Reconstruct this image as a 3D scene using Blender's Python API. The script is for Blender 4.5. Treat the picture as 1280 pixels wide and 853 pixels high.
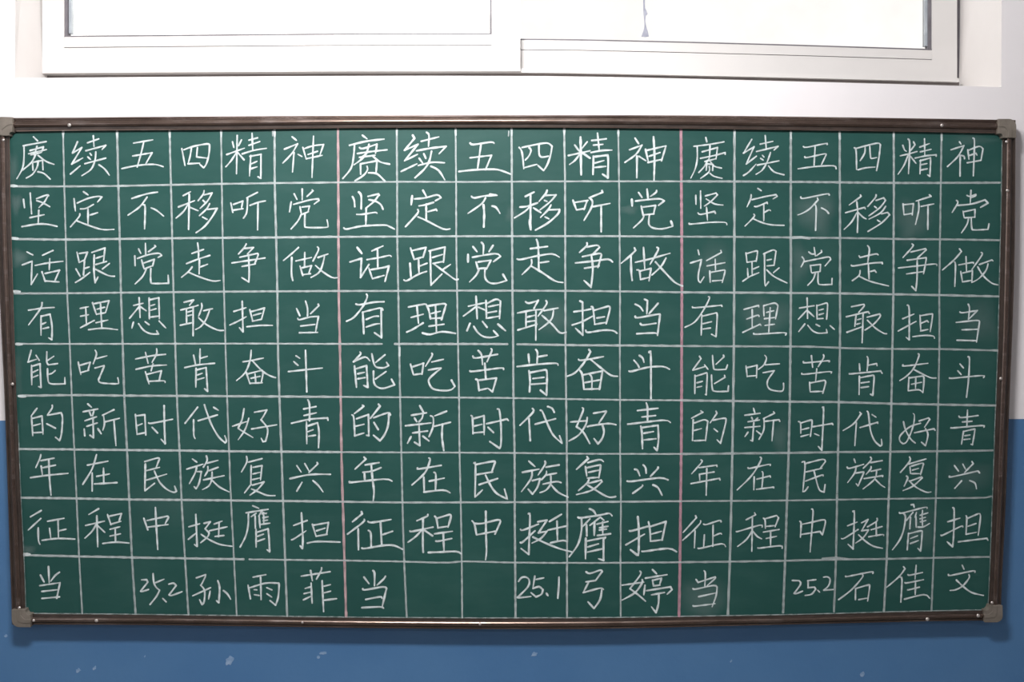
import bpy, math, random
from mathutils import Vector, Matrix

random.seed(7)
for o in list(bpy.data.objects):
    bpy.data.objects.remove(o)
scene = bpy.context.scene
COL = scene.collection

# ------------------------------------------------------------------ camera
BZ = 1.55                       # height of the board's centre above the floor
YB = -0.030                     # plane of the writing surface (wall face is y = 0)
CAM = Vector((-0.01788, YB - 2.24877, BZ + 0.21812))
YAW, PITCH = math.radians(0.6137), math.radians(-3.3567)
F = 1150.0                      # focal length in pixels of the 1280 x 853 photo
cam_d = bpy.data.cameras.new('camera')
cam_d.sensor_width = 36.0
cam_d.lens = F * 36.0 / 1280.0
cam = bpy.data.objects.new('camera', cam_d)
FWD = Vector((math.sin(YAW) * math.cos(PITCH), math.cos(YAW) * math.cos(PITCH), math.sin(PITCH)))
RIGHT = FWD.cross(Vector((0, 0, 1))).normalized()
UP = RIGHT.cross(FWD)
m = Matrix((RIGHT, UP, -FWD)).transposed().to_4x4()
m.translation = CAM
cam.matrix_world = m
COL.objects.link(cam)
scene.camera = cam

# ------------------------------------------------------------------ view, sky and lamps
scene.view_settings.view_transform = 'Standard'
scene.view_settings.look = 'None'
scene.view_settings.exposure = 0.0
scene.view_settings.gamma = 1.0
scene.view_settings.use_curve_mapping = False

world = bpy.data.worlds.new('overcast_sky')
scene.world = world
world.use_nodes = True
bg = world.node_tree.nodes['Background']
bg.inputs['Color'].default_value = (1.0, 0.995, 0.985, 1)
bg.inputs['Strength'].default_value = 2.2


def area_lamp(name, loc, target, sx, sy, watts, color):
    d = bpy.data.lights.new(name, 'AREA')
    d.shape = 'RECTANGLE'
    d.size, d.size_y = sx, sy
    d.energy = watts
    d.color = color
    o = bpy.data.objects.new(name, d)
    COL.objects.link(o)
    o.location = loc
    o.rotation_euler = (Vector(target) - Vector(loc)).to_track_quat('-Z', 'Y').to_euler()
    return o


# tube lamps under the classroom ceiling, then unseen fill lights added behind the camera
for lx in (-0.52, -0.32, -0.11):
    area_lamp('ceiling_tube_lamp', (lx, -1.50, 3.10), (lx, 0.0, 1.9), 0.07, 0.22, 21.6, (1.0, 0.985, 0.97))
area_lamp('room_fill_light', (-1.6, -4.2, 3.15), (-1.6, -4.2, 0), 1.2, 0.2, 24, (1.0, 0.98, 0.96))
area_lamp('room_fill_light', (1.6, -4.2, 3.15), (1.6, -4.2, 0), 1.2, 0.2, 20, (1.0, 0.98, 0.96))
area_lamp('cool_fill_light', (-3.35, -4.2, 1.9), (0.0, -3.2, 1.4), 3.0, 1.5, 27, (0.94, 0.97, 1.0))  # cool fill added from the left, no window stands there


# ------------------------------------------------------------------ helpers
def unproject(px, py, y):
    """The point on the plane y = const that the photo shows at pixel (px, py)."""
    d = FWD * F + RIGHT * (px - 640.0) + UP * (426.5 - py)
    t = (y - CAM.y) / d.y
    return CAM + d * t


def lin(c):
    c = c / 255.0
    return c / 12.92 if c <= 0.04045 else ((c + 0.055) / 1.055) ** 2.4


def rgb(r, g, b):
    return (lin(r), lin(g), lin(b), 1.0)


ORIGIN = {}


def mesh(name, verts, faces, mat, parent=None, smooth=False, mats=None, fmat=None):
    """Link one mesh object whose vertices are given in world space."""
    c = Vector((0, 0, 0))
    lo = Vector((min(v[0] for v in verts), min(v[1] for v in verts), min(v[2] for v in verts)))
    hi = Vector((max(v[0] for v in verts), max(v[1] for v in verts), max(v[2] for v in verts)))
    c = (lo + hi) / 2
    me = bpy.data.meshes.new(name)
    me.from_pydata([tuple(Vector(v) - c) for v in verts], [], faces)
    for mm in (mats or [mat]):
        me.materials.append(mm)
    if fmat:
        for p, k in zip(me.polygons, fmat):
            p.material_index = k
    if smooth:
        for p in me.polygons:
            p.use_smooth = True
    me.update()
    o = bpy.data.objects.new(name, me)
    COL.objects.link(o)
    if parent is not None:
        o.parent = parent
        o.location = c - ORIGIN[parent.name]
    else:
        o.location = c
    ORIGIN[o.name] = c
    return o


def empty(name, loc):
    o = bpy.data.objects.new(name, None)
    o.empty_display_size = 0.1
    COL.objects.link(o)
    o.location = loc
    ORIGIN[o.name] = Vector(loc)
    return o


def interp(pts, n, axis):
    """Smooth resampling of a measured edge (monotone along AXIS) into n points."""
    a0, a1 = pts[0][axis], pts[-1][axis]
    out = []
    for i in range(n):
        t = a0 + (a1 - a0) * i / (n - 1)
        for k in range(len(pts) - 1):
            p, q = pts[k], pts[k + 1]
            if (p[axis] <= t <= q[axis]) or (p[axis] >= t >= q[axis]) or k == len(pts) - 2:
                pm = pts[k - 1] if k > 0 else p
                qp = pts[k + 2] if k + 2 < len(pts) else q
                u = (t - p[axis]) / (q[axis] - p[axis])
                b = 1 - axis
                h = q[axis] - p[axis]
                mp = (q[b] - pm[b]) / (q[axis] - pm[axis])
                mq = (qp[b] - p[b]) / (qp[axis] - p[axis])
                v = ((2 * u ** 3 - 3 * u ** 2 + 1) * p[b] + (u ** 3 - 2 * u ** 2 + u) * h * mp
                     + (-2 * u ** 3 + 3 * u ** 2) * q[b] + (u ** 3 - u ** 2) * h * mq)
                r = [0, 0]
                r[axis], r[b] = t, v
                out.append(tuple(r))
                break
    return out


def prism(px_pts, y_front, y_back, bevel=0.0):
    """Outline measured in the photo, set on the plane y_front and given real depth back to y_back."""
    fr = [unproject(x, y, y_front) for x, y in px_pts]
    n = len(fr)
    verts = [tuple(p) for p in fr] + [(p.x, y_back, p.z) for p in fr]
    faces = [tuple(range(n)), tuple(range(2 * n - 1, n - 1, -1))]
    for i in range(n):
        j = (i + 1) % n
        faces.append((j, i, n + i, n + j))
    return verts, faces


def strip_prism(top, bot, y_front, y_back):
    """A long bar between two measured edges of equal point counts."""
    n = len(top)
    a = [unproject(x, y, y_front) for x, y in top]
    b = [unproject(x, y, y_front) for x, y in bot]
    v = [tuple(p) for p in a] + [tuple(p) for p in b] + [(p.x, y_back, p.z) for p in a] + [(p.x, y_back, p.z) for p in b]
    f = []
    for i in range(n - 1):
        f.append((i, n + i, n + i + 1, i + 1))
        f.append((2 * n + i, 2 * n + i + 1, 3 * n + i + 1, 3 * n + i))
        f.append((i, i + 1, 2 * n + i + 1, 2 * n + i))
        f.append((n + i, 3 * n + i, 3 * n + i + 1, n + i + 1))
    f.append((0, 2 * n, 3 * n, n))
    f.append((n - 1, 2 * n - 1, 4 * n - 1, 3 * n - 1))
    return v, f


def join(*parts):
    V, Fc = [], []
    for v, f in parts:
        o = len(V)
        V += v
        Fc += [tuple(i + o for i in q) for q in f]
    return V, Fc


# ------------------------------------------------------------------ materials
def new_mat(name):
    mt = bpy.data.materials.new(name)
    mt.use_nodes = True
    nt = mt.node_tree
    return mt, nt, nt.nodes['Principled BSDF']


def node(nt, t, **kw):
    n = nt.nodes.new(t)
    for k, v in kw.items():
        setattr(n, k, v)
    return n


def noise(nt, scale, detail=4.0, rough=0.6, stretch=None):
    tc = node(nt, 'ShaderNodeTexCoord')
    src = tc.outputs['Object']
    if stretch:
        mp = node(nt, 'ShaderNodeMapping')
        mp.inputs['Scale'].default_value = stretch
        nt.links.new(src, mp.inputs['Vector'])
        src = mp.outputs['Vector']
    n = node(nt, 'ShaderNodeTexNoise')
    n.inputs['Scale'].default_value = scale
    n.inputs['Detail'].default_value = detail
    n.inputs['Roughness'].default_value = rough
    nt.links.new(src, n.inputs['Vector'])
    return n.outputs['Fac']


def ramp(nt, fac, stops):
    r = node(nt, 'ShaderNodeValToRGB')
    els = r.color_ramp.elements
    while len(els) < len(stops):
        els.new(0.5)
    for e, (p, c) in zip(els, stops):
        e.position = p
        e.color = c
    nt.links.new(fac, r.inputs['Fac'])
    return r.outputs['Color']


def mix(nt, fac, a, b):
    mx = node(nt, 'ShaderNodeMix', data_type='RGBA')
    for s, v in ((mx.inputs[6], a), (mx.inputs[7], b)):
        if isinstance(v, tuple):
            s.default_value = v
        else:
            nt.links.new(v, s)
    if isinstance(fac, (int, float)):
        mx.inputs[0].default_value = fac
    else:
        nt.links.new(fac, mx.inputs[0])
    return mx.outputs[2]


def bump(nt, bsdf, fac, strength, dist):
    b = node(nt, 'ShaderNodeBump')
    b.inputs['Strength'].default_value = strength
    b.inputs['Distance'].default_value = dist
    nt.links.new(fac, b.inputs['Height'])
    nt.links.new(b.outputs['Normal'], bsdf.inputs['Normal'])


def paint(name, c1, c2, scale, rough, bmp=0.15):
    mt, nt, b = new_mat(name)
    nt.links.new(ramp(nt, noise(nt, scale), [(0.35, c1), (0.7, c2)]), b.inputs['Base Color'])
    b.inputs['Roughness'].default_value = rough
    if bmp:
        bump(nt, b, noise(nt, 90, 3), bmp, 0.002)
    return mt


WHITE_WALL = paint('white_wall_paint', rgb(221, 217, 220), rgb(226, 222, 225), 2.5, 0.75)
BLUE_WALL = paint('blue_gloss_dado_paint', rgb(70, 112, 157), rgb(78, 119, 162), 3.0, 0.42)
REVEAL = paint('window_reveal_plaster', rgb(211, 206, 204), rgb(216, 212, 210), 3.0, 0.8)
CEIL = paint('ceiling_paint', rgb(230, 230, 228), rgb(236, 236, 234), 2.0, 0.9, 0)
FLOOR = paint('terrazzo_floor', rgb(120, 116, 110), rgb(150, 146, 140), 40.0, 0.5, 0)
PVC = paint('white_window_profile', rgb(200, 197, 196), rgb(205, 202, 201), 4.0, 0.35, 0)
GAP_GREY = paint('shaded_sealant_grey', rgb(112, 106, 104), rgb(128, 121, 118), 12.0, 0.6, 0)
GASKET = paint('dark_rubber_gasket', rgb(92, 88, 94), rgb(112, 108, 114), 20.0, 0.6, 0)
STEEL = paint('glazing_spacer', rgb(150, 156, 164), rgb(178, 184, 190), 20.0, 0.4, 0)
SCUFF = paint('chipped_paint_scuff', rgb(104, 138, 176), rgb(146, 166, 194), 60.0, 0.8, 0)
CAP = paint('grey_plastic_corner', rgb(104, 97, 89), rgb(122, 114, 106), 30.0, 0.45, 0.1)


def make_green():
    mt, nt, b = new_mat('green_chalkboard_enamel')
    haze = noise(nt, 3.2, 6, 0.62)
    smear = noise(nt, 7.0, 5, 0.6, (1.0, 1.0, 2.6))
    base = ramp(nt, haze, [(0.3, rgb(30, 70, 66)), (0.72, rgb(37, 78, 73))])
    dust = ramp(nt, smear, [(0.46, (0, 0, 0, 1)), (0.82, (0.06, 0.06, 0.06, 1))])
    col = mix(nt, dust, base, rgb(120, 146, 140))
    nt.links.new(col, b.inputs['Base Color'])
    b.inputs['Roughness'].default_value = 0.5
    b.inputs['Specular IOR Level'].default_value = 0.25
    bump(nt, b, noise(nt, 900, 2), 0.12, 0.0004)
    return mt


def make_chalk(name, c):
    mt, nt, b = new_mat(name)
    b.inputs['Base Color'].default_value = c
    b.inputs['Roughness'].default_value = 1.0
    b.inputs['Specular IOR Level'].default_value = 0.0
    at = node(nt, 'ShaderNodeAttribute', attribute_name='chalk_cover')
    grain = noise(nt, 420, 3, 0.7)
    mr = node(nt, 'ShaderNodeMapRange')
    mr.inputs['From Min'].default_value = 0.25
    mr.inputs['From Max'].default_value = 0.6
    mr.inputs['To Min'].default_value = 0.62
    mr.inputs['To Max'].default_value = 1.0
    nt.links.new(grain, mr.inputs['Value'])
    mu = node(nt, 'ShaderNodeMath', operation='MULTIPLY')
    nt.links.new(at.outputs['Fac'], mu.inputs[0])
    nt.links.new(mr.outputs['Result'], mu.inputs[1])
    nt.links.new(mu.outputs[0], b.inputs['Alpha'])
    return mt


def make_bronze():
    mt, nt, b = new_mat('brown_anodised_aluminium')
    worn = noise(nt, 9, 5, 0.65)
    streak = noise(nt, 60, 6, 0.72, (0.14, 1.0, 0.7))
    base = ramp(nt, worn, [(0.3, rgb(96, 81, 74)), (0.7, rgb(122, 105, 97))])
    dust = ramp(nt, streak, [(0.52, (0, 0, 0, 1)), (0.72, (0.5, 0.5, 0.5, 1))])
    nt.links.new(mix(nt, dust, base, rgb(176, 163, 160)), b.inputs['Base Color'])
    b.inputs['Metallic'].default_value = 0.85
    b.inputs['Roughness'].default_value = 0.26
    return mt


def make_metal(name, c, rough):
    mt, nt, b = new_mat(name)
    nt.links.new(ramp(nt, noise(nt, 120), [(0.3, c), (0.7, tuple(min(1, x * 1.2) for x in c[:3]) + (1,))]), b.inputs['Base Color'])
    b.inputs['Metallic'].default_value = 0.7
    b.inputs['Roughness'].default_value = rough
    return mt


def make_glass(name, tint, tint2=(0.99, 0.985, 0.97, 1)):
    mt = bpy.data.materials.new(name)
    mt.use_nodes = True
    nt = mt.node_tree
    nt.nodes.clear()
    out = node(nt, 'ShaderNodeOutputMaterial')
    tr = node(nt, 'ShaderNodeBsdfTransparent')
    nt.links.new(ramp(nt, noise(nt, 5.0), [(0.3, tint), (0.7, tint2)]), tr.inputs['Color'])
    gl = node(nt, 'ShaderNodeBsdfGlossy')
    gl.inputs['Roughness'].default_value = 0.03
    fr = node(nt, 'ShaderNodeFresnel')
    fr.inputs['IOR'].default_value = 1.35
    ms = node(nt, 'ShaderNodeMixShader')
    nt.links.new(fr.outputs[0], ms.inputs[0])
    nt.links.new(tr.outputs[0], ms.inputs[1])
    nt.links.new(gl.outputs[0], ms.inputs[2])
    nt.links.new(ms.outputs[0], out.inputs['Surface'])
    return mt


GREEN = make_green()
CHALK = make_chalk('white_chalk', rgb(214, 222, 224))
PINK = make_chalk('pink_chalk', rgb(200, 154, 168))
PALE_PINK = make_chalk('faded_pink_chalk', rgb(206, 174, 178))
BRONZE = make_bronze()
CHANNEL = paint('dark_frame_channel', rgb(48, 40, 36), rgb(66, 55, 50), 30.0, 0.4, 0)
RIVET = make_metal('steel_rivet', rgb(190, 182, 178), 0.35)
GLASS_L = make_glass('clear_window_glass', (0.97, 0.97, 0.95, 1))
GLASS_R = make_glass('tinted_window_glass', (0.69, 0.682, 0.672, 1), (0.725, 0.72, 0.712, 1))  # right pane: mottled warm-grey tint


# ------------------------------------------------------------------ room shell
D = 0.165                       # depth of the window reveal
T = 0.26                        # wall thickness
RX, RY, RZ = 3.5, -7.5, 3.3


def box(x0, x1, y0, y1, z0, z1):
    v = [(x, y, z) for x in (x0, x1) for y in (y0, y1) for z in (z0, z1)]
    f = [(0, 1, 3, 2), (4, 6, 7, 5), (0, 4, 5, 1), (2, 3, 7, 6), (0, 2, 6, 4), (1, 5, 7, 3)]
    return v, f


def structure(name, vf, mat, **kw):
    o = mesh(name, vf[0], vf[1], mat, **kw)
    o['kind'] = 'structure'
    return o


# the wall with its window opening: the opening's edges follow the plastered arris
sill_px = interp([(19, 97.6), (52, 97.4), (230, 96.0), (430, 95.0), (600, 94.9), (760, 96.3), (980, 101.5), (1199, 107.4), (1251.5, 109.0)], 25, 0)
sill = [unproject(x, y, 0.0) for x, y in sill_px]
ZT = 3.02
tl, tr_ = unproject(19, -330, 0.0), unproject(1255, -330, 0.0)
top_pts = [Vector((tl.x + (tr_.x - tl.x) * i / 24.0, 0, ZT)) for i in range(25)]
DZL, DZR = unproject(3, 523.5, 0.0).z, unproject(1266, 526.5, 0.0).z
DZ = (DZL + DZR) / 2


def wall_back():
    V, Fc, K = [], [], []

    def quad(a, b, c, d, k):
        i = len(V)
        V.extend([tuple(a), tuple(b), tuple(c), tuple(d)])
        Fc.append((i, i + 1, i + 2, i + 3))
        K.append(k)

    def P(x, z, y=0.0):
        return (x, y, z)
    quad(P(-RX, 0), P(RX, 0), P(RX, DZ), P(-RX, DZ), 1)                     # blue dado
    zs = min(p.z for p in sill) - 0.02
    quad(P(-RX, DZ), P(RX, DZ), P(RX, zs), P(-RX, zs), 0)
    for i in range(24):
        a, b = sill[i], sill[i + 1]
        quad(P(a.x, zs), P(b.x, zs), tuple(b), tuple(a), 0)
        c, d = top_pts[i], top_pts[i + 1]
        quad(tuple(c), tuple(d), P(d.x, RZ), P(c.x, RZ), 0)
        af, bf = Vector((a.x, T, a.z)), Vector((b.x, T, b.z))               # sill and head of the opening
        quad(a, b, bf, af, 2)
        quad(d, c, (c.x, T, c.z), (d.x, T, d.z), 2)
    L0, R0 = sill[0], sill[-1]
    quad(P(-RX, zs), P(L0.x, zs), tuple(L0), P(-RX, L0.z), 0)
    quad(P(-RX, L0.z), tuple(L0), tuple(top_pts[0]), P(-RX, ZT), 0)
    quad(P(-RX, ZT), tuple(top_pts[0]), P(top_pts[0].x, RZ), P(-RX, RZ), 0)
    quad(P(R0.x, zs), P(RX, zs), P(RX, R0.z), tuple(R0), 0)
    quad(tuple(R0), P(RX, R0.z), P(RX, ZT), tuple(top_pts[-1]), 0)
    quad(tuple(top_pts[-1]), P(RX, ZT), P(RX, RZ), P(top_pts[-1].x, RZ), 0)
    xl, xr = unproject(52.6, 50, D).x, unproject(1199.5, 50, D + 0.055).x             # splayed side reveals
    quad(L0, (xl, D, L0.z), (xl, D, ZT), top_pts[0], 2)
    quad((xl, D, L0.z), (xl, T, L0.z), (xl, T, ZT), (xl, D, ZT), 2)
    quad((xr, D + 0.055, R0.z), R0, top_pts[-1], (xr, D + 0.055, ZT), 2)
    quad((xr, T, R0.z), (xr, D + 0.055, R0.z), (xr, D + 0.055, ZT), (xr, T, ZT), 2)
    # outer face of the wall around the opening
    for x0, x1, z0, z1 in ((-RX, xl, 0, RZ), (xr, RX, 0, RZ), (xl, xr, 0, L0.z), (xl, xr, ZT, RZ)):
        quad(P(x1, z0, T), P(x0, z0, T), P(x0, z1, T), P(x1, z1, T), 0)
    return V, Fc, K


wv, wf, wk = wall_back()
WALL = structure('wall_back', (wv, wf), WHITE_WALL, mats=[WHITE_WALL, BLUE_WALL, REVEAL], fmat=wk)
structure('floor', box(-RX, RX, RY, T, -0.1, 0.0), FLOOR)
structure('ceiling', box(-RX, RX, RY, T, RZ, RZ + 0.1), CEIL)
structure('wall_left', box(-RX - 0.1, -RX, RY, T, 0, RZ), WHITE_WALL)
structure('wall_right', box(RX, RX + 0.1, RY, T, 0, RZ), WHITE_WALL)
structure('wall_front', box(-RX, RX, RY - 0.1, RY, 0, RZ), WHITE_WALL)

# chips and rubbed marks in the blue paint
for x, y, w, h in ((287, 826, 6.5, 8), (98, 838.5, 3.2, 3), (118, 835.5, 2.5, 3), (181, 821, 1.0, 1.4), (404, 817, 5, 2.2), (398, 822, 2.2, 2.0),
                   (668, 818.5, 4.6, 3.4), (1078, 843, 2.6, 4.5), (914, 827, 1.2, 2.2), (7, 795, 2.4, 2.4)):
    n = 13
    pts = []
    for i in range(n):
        a = 2 * math.pi * i / n
        r = random.uniform(0.55, 1.15)
        pts.append((x + w * r * math.cos(a) - 0.35 * h * r * math.sin(a), y + h * r * math.sin(a)))
    v, f = prism(pts, -0.0006, 0.0)
    o = mesh('paint_scuff', v, f, SCUFF, WALL)

# ------------------------------------------------------------------ window
WIN = empty('window_1', (0.0, D, unproject(640, 95, D).z))
WIN['kind'] = 'structure'
UPY = -330.0
# fixed frame: ledge along the bottom with the shaded sealant strip under it, head and jambs inside the opening
lt = interp([(52, 86.0), (330, 84.8), (651, 85.6), (900, 90.2), (1100, 95.2), (1199, 97.9)], 15, 0)
lb = interp([(52, 91.6), (330, 90.0), (651, 90.6), (900, 95.2), (1100, 100.0), (1199, 102.6)], 15, 0)
gb = [(x, y + 9.0) for x, y in lb]
mesh('window_frame', *strip_prism(lt, lb, D + 0.010, D + 0.09), PVC, WIN)
mesh('shaded_sealant_strip', *strip_prism(lb, gb, D + 0.022, D + 0.09), GAP_GREY, WIN)  # sealant in the gap under the ledge, its shade put into the grey
mesh('jamb_gap_strip', *prism([(1195.8, UPY), (1199.4, UPY), (1199.4, 98.2), (1195.8, 97.4)], D + 0.052, D + 0.08), GASKET, WIN)


def edge(pts, n=13):
    return interp(pts, n, 0)


def sash(name, yf, x0, x1, xg0, xg1, glass_b, bead_b, rail_b, glass, smear=False):
    """Sliding sash: stiles, bottom rail, glazing beads, gasket and one pane."""
    def at(e, x):
        return interp([(x, 0), (x + 1, 0)], 2, 0) and e(x)
    dep = 0.028
    xs = [xg0 + (xg1 - xg0) * i / 12 for i in range(13)]
    g = [(x, glass_b(x)) for x in xs]
    bd = [(x, bead_b(x)) for x in xs]
    rl = [(x, rail_b(x)) for x in xs]
    body = join(strip_prism(bd, rl, yf, yf + dep),
                prism([(x0, UPY), (xg0, UPY), (xg0, rail_b(xg0)), (x0, rail_b(x0))], yf, yf + dep),
                prism([(xg1, UPY), (x1, UPY), (x1, rail_b(x1)), (xg1, rail_b(xg1))], yf, yf + dep),
                prism([(xg0, UPY), (xg1, UPY), (xg1, UPY + 34), (xg0, UPY + 34)], yf, yf + dep))
    s = mesh(name, body[0], body[1], PVC, WIN)
    gt = [(x, y + 0.9) for x, y in bd]
    bead = strip_prism([(x, y + 1.5) for x, y in g], [(x, y - 0.9) for x, y in bd], yf + 0.0012, yf + dep)
    mesh('glazing_bead', *bead, PVC, s)
    gk = join(strip_prism([(x, y - 0.25) for x, y in g], [(x, y + 1.5) for x, y in g], yf + 0.002, yf + dep - 0.004),
              strip_prism([(x, y - 0.9) for x, y in bd], bd, yf + 0.004, yf + dep - 0.004))
    return s, gk, dep


def lerpf(*pts):
    def f(x):
        pp = pts
        for k in range(len(pp) - 1):
            if x <= pp[k + 1][0] or k == len(pp) - 2:
                (a, b), (c, d) = pp[k], pp[k + 1]
                return b + (d - b) * (x - a) / (c - a)
    return f


# the inner (left) sash stands in front of the outer (right) one
gl_b = lerpf((80, 44.8), (230, 43.6), (420, 42.0), (615, 41.6))
be_b = lerpf((80, 60.0), (230, 58.6), (420, 57.2), (615, 56.8))
ra_b = lerpf((52, 91.8), (230, 90.4), (420, 89.2), (650, 89.0))
sl, gk, dep = sash('sash', D - 0.004, 52.6, 650.4, 80.0, 614.8, gl_b, be_b, ra_b, GLASS_L)
yf = D - 0.004
gk = join(gk, prism([(80.0, UPY), (84.2, UPY), (84.2, 44.5), (80.0, 44.8)], yf + 0.004, yf + dep - 0.004),
          prism([(612.2, UPY), (614.8, UPY), (614.8, 42.6), (612.2, 41.8)], yf + 0.004, yf + dep - 0.004))
mesh('gasket', *gk, GASKET, sl)
mesh('spacer_bar', *prism([(86.0, UPY), (89.0, UPY), (89.0, 41.6), (86.0, 41.8)], yf + 0.010, yf + dep - 0.004), STEEL, sl)
v, f = prism([(79.0, UPY + 33), (615.5, UPY + 33), (615.5, 43.0), (79.0, 45.5)], yf + 0.014, yf + 0.018)
mesh('glass_pane', v, f, GLASS_L, sl)

gl_r = lerpf((640, 48.6), (720, 49.2), (850, 52.0), (1010, 56.4), (1165, 61.4))
be_r = lerpf((640, 62.6), (720, 63.2), (850, 66.0), (1010, 70.2), (1165, 75.0))
ra_r = lerpf((640, 86.2), (720, 87.2), (850, 90.0), (1010, 94.4), (1165, 98.6), (1200, 99.4))
yr = D + 0.040
sr, gk, dep = sash('sash', yr, 622.0, 1196.4, 640.0, 1165.2, gl_r, be_r, ra_r, GLASS_R)
gk = join(gk, prism([(1160.6, UPY), (1165.2, UPY), (1165.2, 61.6), (1160.6, 61.2)], yr + 0.004, yr + dep - 0.004))
mesh('gasket', *gk, GASKET, sr)
mesh('spacer_bar', *prism([(1156.2, UPY), (1159.8, UPY), (1159.8, 57.6), (1156.2, 57.4)], yr + 0.010, yr + dep - 0.004), STEEL, sr)
v, f = prism([(639.0, UPY + 33), (1166.0, UPY + 33), (1166.0, 63.0), (639.0, 50.0)], yr + 0.014, yr + 0.018)
mesh('glass_pane', v, f, GLASS_R, sr)
# grey-blue paint run on the outer pane
DRIP = paint('grey_blue_drip', rgb(122, 124, 140), rgb(158, 160, 172), 30, 0.6, 0)
drip = [(804.2, -20), (806.6, -20), (806.2, 4), (806.4, 10), (808.2, 13.5), (809.6, 17.5), (807.2, 20), (806.8, 27), (807.8, 33), (809.8, 39), (811.2, 45.6),
        (806.4, 46.4), (801.6, 45.8), (804.2, 38.6), (805.6, 33), (805.2, 25), (804.4, 17), (804.0, 6)]
mesh('paint_drip', *prism(drip, yr + 0.0128, yr + 0.0136), DRIP, sr)

# ------------------------------------------------------------------ chalkboard
BOARD = empty('chalkboard', (0.0, YB, BZ - 0.62))
BOARD['label'] = 'green chalkboard in a brown metal frame, ruled and covered with handwritten chalk characters'
BOARD['category'] = 'chalkboard'

top_in = [(12, 164.6), (60, 163.8), (150, 163.0), (300, 162.1), (420, 160.4), (560, 159.6), (700, 159.8), (850, 161.0), (1000, 163.0), (1130, 164.7), (1253.4, 167.0)]
top_out = [(-6.5, 147.6), (60, 147.2), (200, 146.0), (430, 144.6), (640, 144.1), (850, 144.3), (1050, 146.6), (1180, 148.6), (1269.5, 150.2)]
bot_in = [(31.8, 768.0), (160, 769.0), (300, 770.8), (430, 772.6), (585, 773.6), (680, 773.6), (785, 772.9), (880, 771.3), (1000, 769.2), (1132, 765.6), (1235.6, 763.4)]
bot_out = [(15.2, 781.4), (160, 781.8), (300, 783.4), (430, 785.2), (560, 786.7), (640, 787.1), (750, 786.6), (900, 783.4), (1060, 779.6), (1180, 776.9), (1251.3, 776.2)]
left_in = [(12.0, 164.6), (13.5, 265), (15.6, 330), (17.5, 400), (19.4, 465), (21.9, 530), (24.6, 600), (27.4, 660), (30.2, 720), (31.8, 768.0)]
left_out = [(-6.5, 147.6), (-3.2, 300), (0.4, 390), (4.8, 480), (6.8, 530), (10.4, 640), (15.2, 781.4)]
right_in = [(1253.4, 167), (1252.0, 265), (1250.4, 330), (1248.9, 400), (1246.9, 465), (1244.4, 530), (1242.2, 600), (1240.0, 660), (1237.6, 720), (1235.6, 763.4)]
right_out = [(1269.5, 150.2), (1268.6, 300), (1266.4, 390), (1263.2, 470), (1260.8, 530), (1256.8, 640), (1252.0, 740), (1251.3, 776.2)]

# the enamelled panel, with its edge tucked under the rails
outline = ([(x, y - 4) for x, y in interp(top_in, 15, 0)] + [(x + 4, y) for x, y in interp(right_in, 9, 1)]
           + [(x, y + 4) for x, y in reversed(interp(bot_in, 15, 0))] + [(x - 4, y) for x, y in reversed(interp(left_in, 9, 1))])
v, f = prism(outline, YB, -0.004)
mesh('writing_panel', v, f, GREEN, BOARD)

PROFILE = ([(0.0, None), (0.0, 0.0085), (0.03, 0.0095), (0.12, 0.0096), (0.15, 0.0070), (0.23, 0.0070)]
           + [(0.26 + 0.42 * k / 12.0, 0.0092 + 0.0027 * math.sin(math.pi * k / 12.0)) for k in range(13)]
           + [(0.71, 0.0066), (0.92, 0.0060), (0.94, 0.0066), (1.0, 0.0064), (1.0, 0.0)])


def rail(outer, inner, n, axis, dark):
    """Extruded frame rail; the channels beside its rounded crest are dark."""
    o, i = interp(outer, n, axis), interp(inner, n, axis)
    V, Fc, K = [], [], []
    w = len(PROFILE)
    for a, b in zip(o, i):
        for u, h in PROFILE:
            px, py = a[0] + (b[0] - a[0]) * u, a[1] + (b[1] - a[1]) * u
            if h is None:
                p = unproject(px, py, YB - 0.007)
                V.append((p.x, 0.0, p.z))
            else:
                V.append(tuple(unproject(px, py, YB - h)))
    for k in range(n - 1):
        for j in range(w - 1):
            Fc.append((k * w + j, k * w + j + 1, (k + 1) * w + j + 1, (k + 1) * w + j))
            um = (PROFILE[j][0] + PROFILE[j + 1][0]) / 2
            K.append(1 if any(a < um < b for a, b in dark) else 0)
    Fc.append(tuple(range(w)))
    Fc.append(tuple(range(n * w - 1, (n - 1) * w - 1, -1)))
    return V, Fc, K + [0, 0]


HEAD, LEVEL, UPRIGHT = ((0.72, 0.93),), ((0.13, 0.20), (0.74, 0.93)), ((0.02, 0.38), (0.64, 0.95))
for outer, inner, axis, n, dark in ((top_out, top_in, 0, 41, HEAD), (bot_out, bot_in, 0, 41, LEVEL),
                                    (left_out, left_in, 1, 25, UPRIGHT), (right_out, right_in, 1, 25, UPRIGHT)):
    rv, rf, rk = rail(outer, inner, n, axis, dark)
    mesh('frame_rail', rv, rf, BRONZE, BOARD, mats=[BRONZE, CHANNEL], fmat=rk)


def arc(cx, cy, r, a0, a1, n=6):
    return [(cx + r * math.cos(math.radians(a0 + (a1 - a0) * i / n)), cy - r * math.sin(math.radians(a0 + (a1 - a0) * i / n))) for i in range(n + 1)]


def cap(pts, crest):
    """Moulded corner: an L-shaped plate with a raised rounded rib around the bend."""
    a = prism(pts, YB - 0.0165, 0.0)
    b = prism(crest, YB - 0.0180, YB - 0.0165)
    o = mesh('corner_cap', *join(a, b), CAP, BOARD)
    md = o.modifiers.new('edges', 'BEVEL')
    md.width, md.segments = 0.002, 2
    md.limit_method = 'ANGLE'
    return o


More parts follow.
